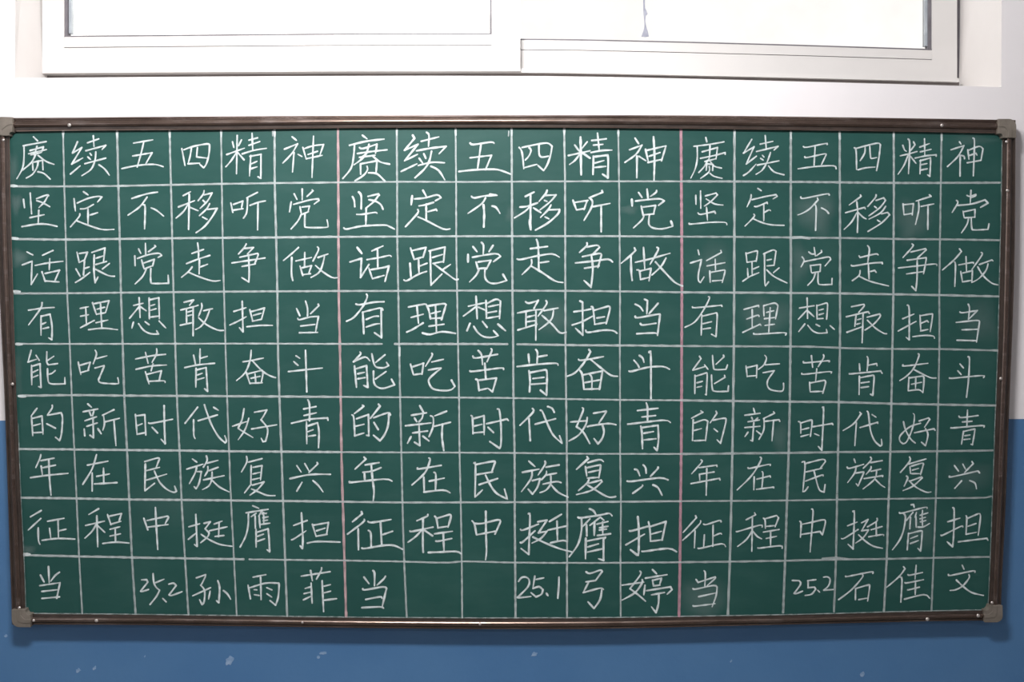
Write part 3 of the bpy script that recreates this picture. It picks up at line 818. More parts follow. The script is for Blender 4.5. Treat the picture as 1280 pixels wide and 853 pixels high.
# every character as written: its strokes, in eighths of a pixel from the corner given
HAND = """
赓 10 158|255,105 295,145;150,195 382,152;160,200 160,310 145,420 88,524;222,242 355,205 338,255;205,275 385,232;290,200 262,290;228,285 335,262;282,270 235,360 148,436;300,290 380,350 460,380;245,355 250,440;250,360 345,340 350,436;300,360 290,410 245,480 182,518;300,455 360,472 422,528
续 10 158|695,155 645,268 738,212;738,212 638,378 748,316;625,477 722,395;795,165 908,125;853,95 860,200;780,244 978,190 940,232;820,270 835,290;798,306 826,332;768,374 978,318;878,255 870,340 830,430 738,494;910,385 965,425 1014,490
五 142 158|200,168 392,135;302,155 275,270 236,408;190,297 385,264;385,264 322,375;82,423 200,398 310,384 420,382 496,404
四 142 158|682,222 714,392;704,234 800,200 930,176 960,185 955,270 930,370 900,415 862,380;778,220 765,300 744,375;744,375 862,368;838,212 830,306;830,306 930,318
精 275 158|125,155 138,210;215,135 185,195;68,282 245,218;172,92 165,475;165,260 110,345 58,405;178,262 240,335;320,68 328,245;290,138 375,115;290,190 398,152;222,276 340,240 465,220;308,290 295,498;300,300 410,280 408,520 380,505;308,378 370,350;308,425 370,405
神 275 158|722,105 764,140;645,228 775,175;775,175 720,270 628,368;740,262 725,458;780,280 820,302;828,210 862,325;838,225 930,195 1035,182;1035,182 1000,285;862,325 1022,290;880,282 975,250;935,98 920,512
赓 425 158|225,90 270,125;95,190 260,150 440,128*1.2;145,190 135,310 110,420 28,522;195,212 230,222 370,178 355,270;175,272 330,250 470,235;290,180 262,270 205,315;195,310 350,290;268,270 215,330 140,385;330,300 400,355 495,378;205,375 207,480;210,375 370,345 360,470;270,400 275,435 235,490 150,545;285,465 370,475 450,550*1.2
续 425 158|728,90 745,120 645,240*1.3;645,240 780,180;780,180 645,345*1.3;645,345 775,280;610,452 770,375;812,150 990,105;865,60 890,90 885,200;765,245 900,220 1062,200*1.3;1062,200 990,275;838,275 858,320;792,320 825,365;782,392 920,360 1045,365;915,250 895,340 850,420 750,515*1.2;910,400 985,440 1048,535*1.3
五 565 158|182,168 215,182 385,158 420,168*1.2;290,180 255,428;180,315 395,290;395,290 335,435;70,452 230,435 420,430 500,445 590,480*1.2
四 565 158|672,212 700,260 718,425;700,212 850,180 955,168 1000,200 985,290 950,390 915,442 860,392;770,212 790,240 770,295 732,338;870,185 872,280 900,308 965,298;718,415 850,380
精 700 158|148,188 190,245;272,155 220,220;85,292 300,245;205,108 212,485*1.8;200,275 150,340 95,382;225,265 300,318*1.5;375,68 392,240;318,142 385,135 462,125*1.1;335,188 430,180;310,262 420,242 520,238*1.2;335,300 330,482*1.3;340,305 475,288 482,340 478,515 425,478*1.3;345,368 440,342;345,412 460,400
神 700 158|750,118 785,172*1.3;695,235 820,188;820,188 760,280 650,360;770,300 768,515*1.3;790,300 860,345;855,230 885,362*1.2;870,240 1060,195*1.1;1060,195 1015,345;880,362 1020,330;890,300 1000,262;935,105 945,300 940,545*1.4
赓 850 158|258,112 268,155*1.2;140,200 300,180 440,155;172,205 172,330 150,430 108,518;222,255 375,212 360,328;300,190 292,320 260,355;205,320 350,290 452,262 452,280;250,352 355,325;275,340 245,400 188,462;305,355 345,400 415,418;268,380 262,440;270,375 330,382 326,442;292,402 290,455 205,522;300,470 340,500 420,520
续 850 158|718,130 635,268;635,268 740,205;740,205 662,378;662,378 765,298;635,492 690,455 760,378;803,178 930,150;852,92 862,220;765,252 980,200 940,238;825,290 840,308;805,320 832,338;775,388 990,345;905,262 870,360 820,440 760,480;885,395 940,455 1040,485
五 982 158|178,202 210,210 400,172 415,182;295,208 285,390;192,305 215,312 390,275 405,290;405,285 358,385;125,425 300,402 480,395 505,425
四 982 158|688,215 705,245 710,432*1.1;705,222 800,195 920,168 948,185 935,300 910,442*1.1;795,210 790,270 745,345;842,200 850,310 870,320 910,312;725,435 800,415 895,408
精 1105 158|188,190 205,235 225,250;295,155 310,185 260,250;162,295 250,275 330,252;242,128 258,180 245,475*1.3;240,290 200,390 140,480;265,300 320,370;405,125 408,285;358,208 455,172;365,255 470,230;312,318 420,295 520,285 522,300;365,335 360,475;360,345 465,315 465,380 458,500 435,485*1.1;370,385 430,372;368,438 432,425
神 1105 158|755,155 770,178;670,235 800,192;800,192 740,300 635,402;762,290 760,498*1.2;770,290 800,300 805,325;838,235 850,330;845,240 950,200 990,225 970,340;832,365 970,340;860,290 920,268 930,290;890,118 905,160 893,495*1.2
坚 10 225|155,195 165,278;222,132 236,340;285,188 390,150 408,160;400,155 365,220 308,278;288,208 345,228 418,268;308,305 302,432;220,378 362,348;140,467 300,442 400,445 490,465*1.2
定 10 225|755,118 800,150*1.2;660,188 674,312;692,232 800,185 900,165 938,172 895,222;725,290 780,285 855,245;800,290 800,440*1.2;820,352 895,328;718,340 710,370 625,470;690,410 780,445 935,495 1060,495
不 142 225|182,186 330,140 440,122*1.2;335,172 260,270 145,352;298,250 315,270 310,490*1.2;375,280 430,305 500,362
移 142 225|695,158 770,118;650,270 810,208;757,145 750,495*1.4;740,250 700,315 625,382;765,275 845,308;905,108 895,145 845,208;905,150 985,130;985,130 940,210 865,285;895,205 915,225;960,238 930,290 858,358;940,295 1035,285;1035,285 985,370 910,465 825,528*1.2;890,372 935,395
听 275 225|108,230 128,325;135,245 228,212 215,282;138,302 230,288;375,125 265,180;275,185 272,280 262,340 235,382;300,255 380,225 455,210;380,230 376,500*1.2
党 275 225|742,140 770,195;822,92 822,198;870,165 930,110 922,100;712,220 695,320;735,245 900,200 985,190 990,205 942,242;800,270 815,345;820,272 895,262 880,320;820,345 885,318;812,345 780,410 710,492;850,338 848,450 870,475 1060,475 1080,455 1070,400
坚 425 225|125,168 142,205 148,268*1.1;188,122 212,160 212,290*1.4;280,165 385,140 395,155;390,150 340,215 262,280;290,198 360,215 410,250 430,295*1.3;262,285 258,450*1.3;168,345 220,345 350,325 370,335;38,480 70,492 220,462 440,452 490,465 545,492*1.2
定 425 225|830,105 860,160 862,180*1.2;722,160 712,250*1.5;745,190 850,180 970,150 1010,178 955,208;790,260 850,250 935,225*1.1;862,240 862,400*1.2;880,318 960,295 970,310;778,298 775,335 655,468*1.2;780,370 860,405 1030,490 1100,490
不 565 225|195,165 225,180 330,160 450,155*1.2;380,145 440,150*1.6;335,180 295,240 160,335*1.1;315,250 322,340 318,470*1.4;400,262 440,275 480,335*1.2
移 565 225|735,165 820,122*1.4;680,272 750,265 855,230*1.2;785,155 785,400 790,500*1.4;775,400 785,495*1.6;770,275 730,315 625,380;815,280 890,328*1.2;950,105 935,140 870,215*1.2;930,155 1040,150;1040,150 980,220 880,300;925,205 950,215;990,250 960,300 885,375*1.2;970,300 1075,295;1075,295 1060,340 960,430 835,502*1.3;930,370 970,390
听 700 225|130,205 165,300*1.5;150,225 280,205;270,210 240,298;170,300 250,285;420,108 425,125 290,180*1.2;295,180 325,215 310,285 240,405*1.1;330,268 500,235;412,255 412,520*1.2
党 700 225|785,125 820,175*1.3;870,92 882,200*1.3;965,105 960,125 905,165;718,195 722,260*1.7;755,212 900,195 1000,190 1042,210 985,255;812,262 832,355;830,272 955,255 935,345;835,350 940,340;840,355 820,400 735,480;895,345 888,440 930,480 1020,490 1125,465;1110,415 1128,462*1.6
坚 850 225|158,155 160,245;205,110 208,285;255,160 360,132 375,150 310,215 245,262;262,190 345,240 430,252;265,275 275,405;180,330 210,345 345,315 355,335;92,435 110,442 300,425 450,425 468,450
定 850 225|778,85 812,108;712,148 705,195 670,270;720,198 860,165 960,148 972,165 930,190;745,265 775,265 870,225 875,240;838,250 838,408;845,325 890,300 905,308;738,342 740,370 650,462;735,390 830,430 920,450 1040,455
不 982 225|152,170 180,185 410,140 435,152;318,180 325,200 240,290 165,335 122,350;285,250 305,275 300,505*1.1;358,280 405,305 430,335*1.2
移 982 225|748,150 755,165 635,252;600,328 790,275 798,292;712,220 722,345 718,525*1.1;710,330 660,420 585,495;725,325 770,370 805,390;905,150 895,180 822,265;905,205 980,180 1000,205 940,280 832,360;890,265 910,282;1000,265 950,330 835,392;960,340 1020,325 1040,350 960,430 825,515;918,402 945,420
听 1105 225|190,240 200,350;200,248 295,238 282,350;202,348 280,335;455,150 470,165 320,212*1.1;345,210 348,300 315,445*1.1;372,265 500,240*1.1;440,260 438,495*1.2
党 1105 225|830,155 860,165 918,145 915,160 870,180;870,105 862,235;725,205 738,230 682,325;740,255 880,240 1010,200 1040,232 965,275*1.2;790,312 802,380;802,318 910,295 908,375;810,380 905,372;845,385 830,445 775,530*1.1;872,380 878,480 900,500 1040,495 1050,440
话 10 292|190,185 248,215;345,218 450,170*1.1;142,315 240,278 232,510*1.1;232,510 295,405;272,320 400,295 550,278;418,252 412,365;340,385 372,480;372,400 515,368 470,470;372,475 510,485
跟 10 292|690,188 712,290;715,200 795,188 765,265;712,290 770,262;765,280 755,415*1.1;765,350 812,335;680,355 722,430;675,490 740,450 818,390*1.1;838,190 970,145 955,280;862,215 860,380 872,492*1.3;870,495 900,435;880,248 950,225;880,310 985,280;945,355 1015,300;875,358 1000,420 1065,428
党 142 292|250,155 272,200;318,98 322,215;350,182 420,130 410,118;212,225 215,322;238,250 350,212 450,198 480,220 445,240;280,265 305,355;305,295 408,258 390,325;308,355 395,320;325,360 290,430 215,505;372,350 372,480 400,500 550,498 545,418
走 142 292|782,200 900,160;840,95 850,180 848,255;728,302 850,255 962,220*1.1;858,265 855,405*1.1;868,335 940,308;785,335 750,380 680,438;755,390 860,435 990,475 1068,470
争 275 292|262,105 240,145 185,205;245,150 335,140 275,205;198,238 370,200 382,215 350,295;120,295 300,268 450,245*1.1;220,330 355,305;285,215 292,380 288,485 218,442*1.1
做 275 292|785,140 720,200 635,270;718,240 715,400 728,470*1.2;760,275 915,240;848,190 845,335;800,325 828,422;815,345 915,322 885,405;828,412 905,402;975,135 985,165 930,275;982,240 1080,205;1045,230 1020,330 985,395 910,440;955,320 1030,385 1120,440 1175,442
话 425 292|172,140 218,200*1.5;100,285 215,250 205,440*1.2;205,440 290,310;318,175 430,125;270,262 400,240 490,220 512,230;375,165 378,340*1.2;288,345 325,455;310,362 440,340 490,325 450,480*1.2;325,452 440,420
跟 425 292|705,145 742,260;720,172 860,140 830,240*1.1;742,260 830,235;785,255 790,395*1.1;800,325 870,298;700,300 710,440*1.6;640,465 670,472 780,410 865,380*1.1;890,175 1050,135 1035,290;902,180 910,520*1.3;910,515 1020,405;925,240 1025,210;930,300 1035,280;1030,360 1105,310;940,305 1060,395 1150,460 1180,458
党 565 292|210,132 250,182*1.3;295,90 315,120 312,205*1.2;410,120 370,182*1.3;160,210 160,285*1.7;205,238 430,202 485,230 415,282;240,285 262,360*1.3;262,285 390,268 345,355;265,352 345,345;270,360 240,420 175,485;330,350 330,440 370,490 440,500 548,470;510,410 545,468*1.3
走 565 292|785,152 955,130*1.3;845,60 862,130 868,365*1.2;652,255 690,260 850,225 1000,205 1075,238*1.1;795,262 790,320 700,412;885,292 968,280;790,325 900,390 1030,475 1110,490*1.3
争 700 292|270,95 265,125 195,190*1.2;270,135 370,118 395,140 330,205;225,232 390,200 415,215 380,340*1.1;155,295 350,275 480,258 525,285*1.2;245,348 390,325;315,225 328,360 310,542*1.3;310,535 240,470*1.2
做 700 292|745,145 755,170 700,225 612,298*1.2;710,230 712,380 722,470*1.4;755,288 900,255 1100,198*1.1;835,140 848,360*1.1;770,365 795,375 805,460;805,375 910,350 890,475;805,460 890,440;970,140 982,165 900,310*1.2;1060,245 1010,330 920,415;955,285 1060,400 1150,490 1225,525*1.1
话 850 292|180,165 192,215;105,295 215,262 185,400 185,470 205,490 240,435*1.1;408,170 415,190 265,272;270,325 450,292;352,258 355,365;298,375 302,488;310,388 440,365 450,380 422,490;325,475 420,468
跟 850 292|660,195 670,290;672,200 760,175 775,190 762,282;672,288 755,275;720,290 722,410;735,355 788,332;675,350 680,435;628,478 700,430 790,392;835,205 930,165 960,180 940,320;845,210 848,480 855,525*1.1;855,525 885,485;870,268 915,258;870,325 938,318;935,392 990,345;868,365 940,430 1070,495
党 982 292|232,185 260,205 290,205;285,140 298,225;358,170 362,185 310,222;165,235 185,270 155,335;185,282 320,255 430,235 450,260 395,325;248,320 258,390;258,320 350,310 345,380;265,395 345,380;298,395 275,460 222,518;325,392 325,490 350,512 462,510 465,450
走 982 292|735,225 745,240 900,205 925,215*1.2;820,122 838,160 820,300*1.2;658,318 680,325 850,298 965,290 968,305*1.1;828,310 835,455*1.2;850,380 890,370 905,388;745,372 735,420 668,472;735,428 850,480 1030,525
争 1105 292|280,105 288,130 190,240;270,185 415,152 422,165 335,245;232,268 420,242 422,260 395,405;145,345 330,325 510,305 528,322;225,405 390,382;332,270 330,450 318,572 278,530*1.1
做 1105 292|755,155 775,180 700,265 585,365*1.1;705,285 715,320 708,530*1.1;748,315 885,290 895,300;820,230 825,375;768,380 785,485;790,395 885,372 878,490;785,485 870,470;972,190 980,215 880,360;955,310 1080,265 1090,275;1040,305 1020,370 950,450 880,490;938,335 990,420 1075,495 1140,515*1.2
有 10 358|205,240 340,220 462,212;340,165 325,225 205,388*1.1;330,295 330,490;335,300 420,280 440,400 438,535 405,515*1.1;345,378 380,362*1.2;348,425 405,412*1.1
理 10 358|722,222 805,205;778,225 785,390;725,300 805,285;725,415 862,342*1.1;845,165 885,285;860,175 1010,145 975,265;885,280 975,265;890,230 965,210;925,175 938,415*1.1;880,365 1000,338;805,435 950,420 1095,435
想 142 358|200,192 295,170;255,115 265,315*1.1;255,205 160,320;268,205 325,245;355,118 358,325;365,135 452,115 458,325;372,195 412,182;372,240 425,225;360,310 455,298;198,360 182,420;250,375 300,440 370,475 448,478 430,445;315,355 355,385;455,348 522,418
敢 142 358|705,160 800,138 760,190;672,238 800,205 845,190;728,230 730,370;795,205 795,495*1.1;745,258 785,245;745,295 785,285;668,390 785,365;880,172 882,215 850,300;900,245 988,225;960,240 920,340 870,405 820,432;850,315 930,385 1040,438 1100,442*1.1
担 275 358|140,252 260,215;222,150 230,455 195,415*1.1;98,388 180,350 262,305;298,235 328,350;310,255 445,218 415,330;325,350 415,330;332,292 412,270;268,405 400,392 525,392*1.1
当 275 358|765,222 798,295;855,148 875,220 875,295*1.1;982,180 988,195 905,275;778,322 795,335 900,308 985,302;985,302 955,460*1.1;808,398 950,382;795,465 975,462*1.1
有 425 358|160,178 200,185 340,160 440,155*1.2;265,80 272,110 230,200 140,310 65,350*1.1;228,260 238,475*1.4;225,260 400,218 430,240;412,225 415,515 345,465*1.1;262,332 340,302 385,300;262,408 350,380 395,375
理 425 358|685,208 780,190 848,178*1.2;770,205 785,370*1.2;712,312 832,280;668,458 730,430 830,368*1.2;860,180 885,230 905,325*1.2;880,198 1030,175 1060,185 1015,335*1.3;905,322 1010,318;905,275 1005,250;955,195 965,465*1.2;890,400 1040,380;825,468 900,482 1020,455 1155,472*1.3
想 565 358|165,200 330,165;240,100 252,325*1.2;240,205 180,250 115,298*1.1;265,210 335,240;340,142 345,320*1.1;345,175 440,130 485,150 475,325*1.1;365,205 465,185;360,265 445,250;350,320 470,300;180,372 150,445*1.5;218,402 260,465 320,505 400,512 465,495;415,445 462,495*1.2;305,352 350,410*1.2;460,380 535,445*1.4
敢 565 358|735,155 770,170 862,142;862,142 820,220*1.2;655,268 800,240 900,232*1.1;740,260 740,410;840,245 838,540*1.1;755,308 830,290;750,355 828,345;660,438 850,380;940,145 945,180 860,300*1.1;920,245 1060,218*1.2;1015,245 1000,320 950,375 870,435;900,292 1000,380 1080,465 1140,460*1.1
担 700 358|140,255 240,242 310,228*1.2;200,148 225,160 228,490 155,420*1.1;122,388 220,355 325,300*1.1;312,205 330,220 348,382*1.1;345,240 480,200 500,222 462,375*1.1;345,382 460,362;370,318 445,305;258,440 280,462 430,440 530,445 570,470*1.2
当 700 358|752,180 800,205 830,248*1.3;845,130 875,145 868,278*1.2;980,172 890,275*1.2;752,302 780,315 980,280 1000,290 975,492*1.2;805,375 830,388 960,370;768,475 950,468 975,490*1.1
有 850 358|125,205 150,215 415,190 420,202;285,105 295,120 240,230 150,355 50,410;218,285 212,490;220,300 355,268 372,290 360,505 315,480;230,375 315,355;232,428 305,418
理 850 358|640,232 785,192 788,208;722,235 722,405;668,328 775,290 790,302;628,462 800,380 810,392;835,195 840,298;838,195 945,168 980,195 955,328;845,325 955,312;865,262 938,245;902,215 888,455*1.1;850,392 945,380;738,470 760,480 1040,465 1055,488*1.1
想 982 358|140,218 285,195*1.1;215,118 220,322*1.1;212,240 128,330;225,250 285,305;312,190 315,330;315,195 405,168 420,185 410,330;335,240 378,228;335,285 380,272;320,325 375,322;192,378 130,455;222,390 270,445 330,470 415,465 408,430;305,382 340,400;445,395 488,432
敢 982 358|660,205 782,180 785,200 730,262;608,305 825,255 838,272*1.1;705,290 692,402;775,280 765,565*1.1;720,335 755,325;712,380 748,370;615,460 775,402;815,310 940,278 945,305 880,380 795,438;818,340 900,420 980,470 1010,475
担 1105 358|188,325 300,278;235,190 252,230 252,535 220,510*1.1;142,448 320,352;360,290 368,448;368,295 470,278 485,295 462,455;365,448 440,432;372,370 430,345 445,360;288,505 400,492 490,498 505,520
当 1105 358|760,258 790,265 935,242;935,242 848,330;842,180 855,220 845,330*1.1;722,362 930,342 955,360 925,560*1.1;780,436 935,430*1.1;730,540 925,545*1.1
能 10 425|232,105 200,222;200,222 285,195;280,155 312,205;235,255 238,450*1.1;238,265 320,240 330,475 305,468*1.1;250,325 300,300;250,375 300,355;388,120 388,220 405,250 495,238;398,205 458,165;395,290 400,400 430,440 570,440 568,375;405,345 440,335 472,308
吃 10 425|702,222 728,348;720,255 822,225 800,305;728,328 808,305;872,105 885,145 852,240;885,188 990,160;870,282 962,258;962,265 905,400 930,430 1090,440 1105,420 1098,380
苦 142 425|220,192 380,160 520,145*1.1;318,125 345,235;430,90 430,140 385,225;225,295 380,262 530,252;395,240 375,310;318,320 355,442*1.1;335,345 478,310 455,410;360,415 500,410 515,428
肯 142 425|800,155 820,250;865,92 862,240;870,185 938,165;712,278 850,250 1010,235*1.1;825,285 822,475*1.1;835,300 925,278 940,515 910,490*1.1;838,352 885,335;840,398 905,380
奋 275 425|230,220 310,208 435,182;312,105 300,210 250,330 165,408;320,205 420,310 500,360 555,378*1.1;262,325 300,440;280,340 420,305 430,335 412,430;300,435 425,430;310,385 400,365;350,340 358,435
斗 275 425|760,160 798,185;738,218 780,255;685,318 850,300 1025,282*1.2;855,105 868,520*1.2
能 425 425|200,122 205,145 135,215*1.1;135,220 250,172 298,210*1.1;145,262 165,475*1.3;160,290 265,258 278,475 235,455*1.1;178,340 245,325;180,390 250,378;318,140 340,240 370,275 440,280 485,258 465,225;450,150 355,228;335,315 340,430 380,475 440,485 545,450 515,395;460,318 355,392
吃 425 425|705,245 735,350;725,270 835,235 820,345;735,350 822,338;918,135 920,160 855,265;918,222 1035,195;885,302 1010,280;1010,285 900,380 890,430 930,490 1030,508 1110,500 1150,465*1.2;1115,405 1148,465*1.4
苦 565 425|210,165 240,182 455,145*1.2;262,108 295,150 305,248*1.1;390,90 398,110 350,220*1.2;180,312 220,315 490,282 515,298*1.1;328,235 338,390*1.3;240,395 258,410 270,510*1.2;262,405 445,382;445,382 405,520 360,485*1.1;270,505 360,485
肯 565 425|765,145 772,232*1.2;838,98 855,130 850,235*1.2;860,170 950,155*1.2;652,268 860,245 1040,235 1060,255*1.3;770,310 780,400 775,520*1.4;780,328 930,300 950,330 945,555 885,505*1.2;810,388 920,375*1.1;795,445 940,435
奋 700 425|185,195 220,205 435,168*1.1;290,98 305,120 240,230 150,330 70,365*1.2;305,195 420,290 510,355 575,365*1.2;200,308 222,350 240,495*1.3;235,350 425,312 395,495*1.2;240,495 395,490*1.1;250,428 395,402;295,345 318,380 318,500
斗 700 425|795,158 825,180 840,225*1.3;740,205 775,245 790,275*1.1;690,312 720,315 880,275 1030,268 1095,295*1.2;892,125 908,150 910,585*1.3
能 850 425|195,165 210,190 128,300;128,305 250,268;245,250 280,295;150,355 148,540*1.1;155,365 265,330 272,360 262,550 250,545;170,430 225,415;170,475 218,465;325,155 335,270 355,298 460,295 475,250;435,155 440,170 360,245;315,352 322,480 350,515 480,515 485,460;445,355 450,375 345,438
吃 850 425|660,260 672,370;672,278 770,255 765,380*1.1;672,365 765,358;848,155 865,185 840,250 785,295;855,250 995,240;830,330 945,308;945,308 880,400 875,460 910,500 1010,515 1035,490 1035,435
苦 982 425|178,220 200,230 420,210 435,220;258,160 270,275;378,150 380,180 325,270;162,335 185,345 440,318 455,335;312,290 300,415;240,425 245,512;245,432 385,405 400,425 372,535;248,520 370,515
肯 982 425|738,240 742,310;815,168 825,200 815,310*1.1;822,255 910,238 915,260;638,338 660,340 950,312 965,335*1.1;738,365 735,548*1.1;742,380 870,355 885,375 872,555 850,545*1.1;755,432 835,420;755,478 830,468
奋 1105 425|190,250 205,262 440,235*1.1;342,140 350,160 300,280 230,360 158,408;305,300 400,350 470,380 520,382;250,375 242,510;250,382 385,362 400,385 390,530*1.1;245,510 350,500 388,530;275,445 375,425;318,375 315,490
斗 1105 425|760,242 795,282;738,310 772,348;655,380 680,385 980,358 995,378*1.1;842,170 855,195 845,400 825,575*1.2
的 10 490|290,165 230,245*1.1;235,248 248,440;250,265 340,242 350,425*1.1;250,340 325,320;250,410 350,405;442,135 440,165 395,230*1.1;395,235 530,210 545,260 535,420 515,488 475,455*1.1;388,320 475,365*1.2
新 10 490|798,122 835,155*1.1;752,200 898,172*1.1;812,195 830,240;858,195 845,240;770,290 885,250;790,345 892,312;850,265 855,460 820,435*1.1;762,372 768,440*1.1;900,370 932,420*1.3;1058,180 945,235;955,240 965,320 948,385;975,300 1115,265*1.1;1060,290 1068,400 1080,540*1.2
时 142 490|218,228 235,430;232,240 312,230 322,432*1.1;240,338 285,320;235,425 322,408;350,310 380,315 590,275*1.1;505,140 508,330 515,518 475,475*1.3;385,355 440,412
代 142 490|840,155 715,315*1.1;800,280 802,430 815,468*1.1;845,290 1038,232*1.3;908,130 930,200 980,330 1050,450 1115,510 1128,490 1112,440*1.1;1000,155 1048,185
好 275 490|240,170 220,280 188,350 195,375 330,458*1.1;125,345 265,298;288,265 250,380 182,480;345,205 468,182 440,235 410,280;410,280 470,355 475,420 455,495 430,500 412,465;318,372 568,330
青 275 490|838,172 960,148*1.1;840,238 965,210*1.1;878,80 895,130 895,290*1.2;715,315 900,275 1075,262 1080,285*1.1;865,300 868,520*1.1;870,345 975,310 990,400 985,560*1.3;878,400 930,380;885,445 955,435
的 425 490|225,135 238,145 145,218*1.2;120,232 138,260 148,440*1.1;165,270 285,228 288,440 265,435*1.1;155,345 240,325;148,440 240,412;385,125 400,145 305,265*1.4;335,260 480,210 505,232;490,225 480,340 445,430 400,490 335,435*1.3;340,308 382,378*1.4
新 425 490|798,140 832,202*1.3;715,235 865,210*1.2;745,262 768,300*1.1;830,225 820,265 790,300;655,340 910,312*1.2;790,335 798,538 745,505*1.1;725,412 875,392*1.1;710,450 675,515*1.2;830,445 890,492*1.3;1065,195 945,242*1.2;905,240 932,260 930,350 890,450;945,345 1105,305*1.1;1025,325 1020,450 1038,588*1.3
时 565 490|190,238 205,260 210,420*1.1;215,268 320,240 322,430*1.1;215,345 300,325;210,412 322,402;345,320 480,290 550,272 565,290*1.1;455,172 475,190 490,350 490,520 475,565 378,498*1.1;360,355 415,408*1.2
代 565 490|805,168 810,205 680,335*1.1;770,270 782,488*1.2;830,325 1035,270*1.1;885,185 905,200 950,310 1010,430 1100,515*1.3;1075,440 1100,510*1.1;958,148 1000,165 1022,205*1.3
好 700 490|222,160 232,185 165,350*1.2;165,350 230,400 298,518*1.2;105,302 265,290;272,258 260,325 190,430 90,492;335,215 455,195 460,205 390,312;275,350 310,340 480,318 560,330*1.1;425,335 440,400 420,470 380,520 340,468*1.2
青 700 490|775,188 980,165*1.2;820,252 955,238*1.1;862,110 875,160 875,295*1.1;682,322 700,322 1030,285 1105,308*1.2;808,345 818,400 825,570*1.3;825,358 980,335 985,480 970,588 940,555*1.1;840,415 935,398;840,482 960,470
的 850 490|208,190 228,205 115,265*1.1;132,280 125,488*1.1;145,312 240,280 278,295 255,490*1.1;140,388 215,368;140,490 255,485;360,195 370,215 302,310;330,285 440,265 460,285 440,380 405,515 370,480*1.1;340,370 375,398
新 850 490|735,165 748,210;648,235 800,215*1.1;715,255 725,275;778,262 755,282;680,300 795,282;648,358 800,345;738,310 725,492 705,485*1.1;680,405 648,450;765,392 808,425;935,200 945,215 835,268;840,268 838,380 790,475;855,295 990,280 998,295*1.1;935,300 920,492*1.1
时 982 490|130,298 150,315 152,415;155,312 245,285 265,300 248,445*1.1;165,378 232,362;155,448 230,428;272,350 465,318 475,332*1.1;368,158 380,185 362,585 328,548*1.1;290,420 335,438
代 982 490|742,205 755,220 680,320 575,388*1.1;708,310 692,540;745,358 920,305 922,318*1.1;815,195 828,220 850,390 890,490 945,542 962,530 958,475*1.1;865,228 905,255
好 1105 490|195,300 215,380 265,470 312,512;365,315 260,350 165,435 158,490 190,520 230,495 290,350 305,240 292,218;352,292 445,262 458,275 405,355;305,410 500,370 510,385;415,370 440,430 415,540 375,505
青 1105 490|750,245 775,258 940,238;835,182 828,355;785,302 880,295;672,358 690,362 980,338 998,355*1.1;795,395 775,525;795,398 895,375 908,385 885,530 870,525;810,440 860,432;800,478 860,472
年 20 558|248,85 240,120 198,215;250,145 380,120*1.1;252,200 265,295;270,215 395,190*1.1;145,315 330,290 520,272*1.2;328,140 335,320 350,490*1.3
在 20 558|715,190 920,150*1.1;805,85 760,230 668,382*1.1;762,268 762,450*1.2;808,302 935,278*1.1;875,220 878,378*1.2;785,378 1008,365*1.2
民 152 558|232,155 360,118 378,130 345,215;248,245 380,212;238,180 232,445*1.4;235,445 330,372;250,340 450,280;328,250 380,360 450,430 520,462 548,450 530,400*1.1
族 152 558|708,128 752,160;652,230 815,180*1.2;750,215 735,270 678,375;755,255 798,255 775,370 745,425 725,405;848,100 855,145 818,210;855,170 965,142;862,205 862,245 832,298;875,245 965,212;820,338 1025,295*1.1;905,260 900,340 870,400 808,435;905,342 980,410 1075,458*1.1
复 275 558|265,102 268,160 215,258;285,160 420,125*1.1;312,195 308,380;330,212 420,195 405,340;330,278 400,262;325,335 400,318;312,380 245,468;325,390 440,358 380,430 300,490;315,428 390,460 470,492 550,495*1.1
兴 275 558|768,195 812,260;848,175 888,245;972,165 978,178 890,262*1.1;700,325 900,285 1105,282*1.2;820,362 768,450*1.1;930,345 985,395 1030,458*1.2
年 425 558|240,110 258,130 150,230*1.2;252,188 390,165*1.2;230,262 320,250 410,215*1.1;245,275 248,340*1.3;95,355 120,362 440,330 520,350*1.2;312,185 325,330 340,450 332,548*1.3
在 425 558|775,218 790,228 1012,192*1.2;888,118 900,140 850,265 720,388*1.2;838,310 842,460*1.1;895,350 1042,320*1.1;940,262 958,285 955,440*1.2;838,460 1030,440 1102,468*1.2
民 565 558|235,185 410,152 430,165 395,265*1.2;245,285 405,258*1.1;220,170 235,190 230,510*1.2;230,510 305,438;272,385 455,325*1.3;335,290 390,400 450,475 555,530*1.4;525,430 550,520*1.1
族 565 558|768,150 830,205*1.2;705,262 870,230*1.3;800,250 790,325 695,455;805,345 880,325 855,410 805,480 762,430*1.1;930,152 930,185 860,290*1.1;940,210 1070,188*1.2;945,250 940,285 895,335;945,290 1045,270*1.1;910,380 1040,355 1090,365*1.1;988,300 985,380 940,440 880,465;990,385 1060,460 1160,510*1.1
复 700 558|270,105 282,125 165,232*1.3;278,165 395,135 435,155*1.2;255,205 268,300*1.2;275,215 390,190 405,205 388,318*1.1;285,262 390,240;275,320 385,312;290,330 270,370 185,445*1.1;285,372 410,340 420,355 320,440 165,485*1.1;275,390 350,435 440,490 500,512 555,505*1.1
兴 700 558|748,232 775,242 798,298*1.2;832,188 855,215 862,270*1.2;980,210 975,228 905,302*1.1;672,350 720,352 990,318 1080,338*1.2;825,390 820,405 728,472*1.2;930,388 980,415 1020,490*1.3
年 850 558|210,138 218,160 115,278;190,215 368,190 370,205;195,280 198,342;205,280 340,258*1.1;110,375 395,322 400,340*1.1;268,225 262,490*1.1
在 850 558|680,215 700,222 890,182 902,195*1.1;802,110 810,140 720,290 572,438*1.1;742,308 738,438*1.1;770,330 900,298 905,312;820,255 830,280 818,425;765,432 935,410 938,420*1.1
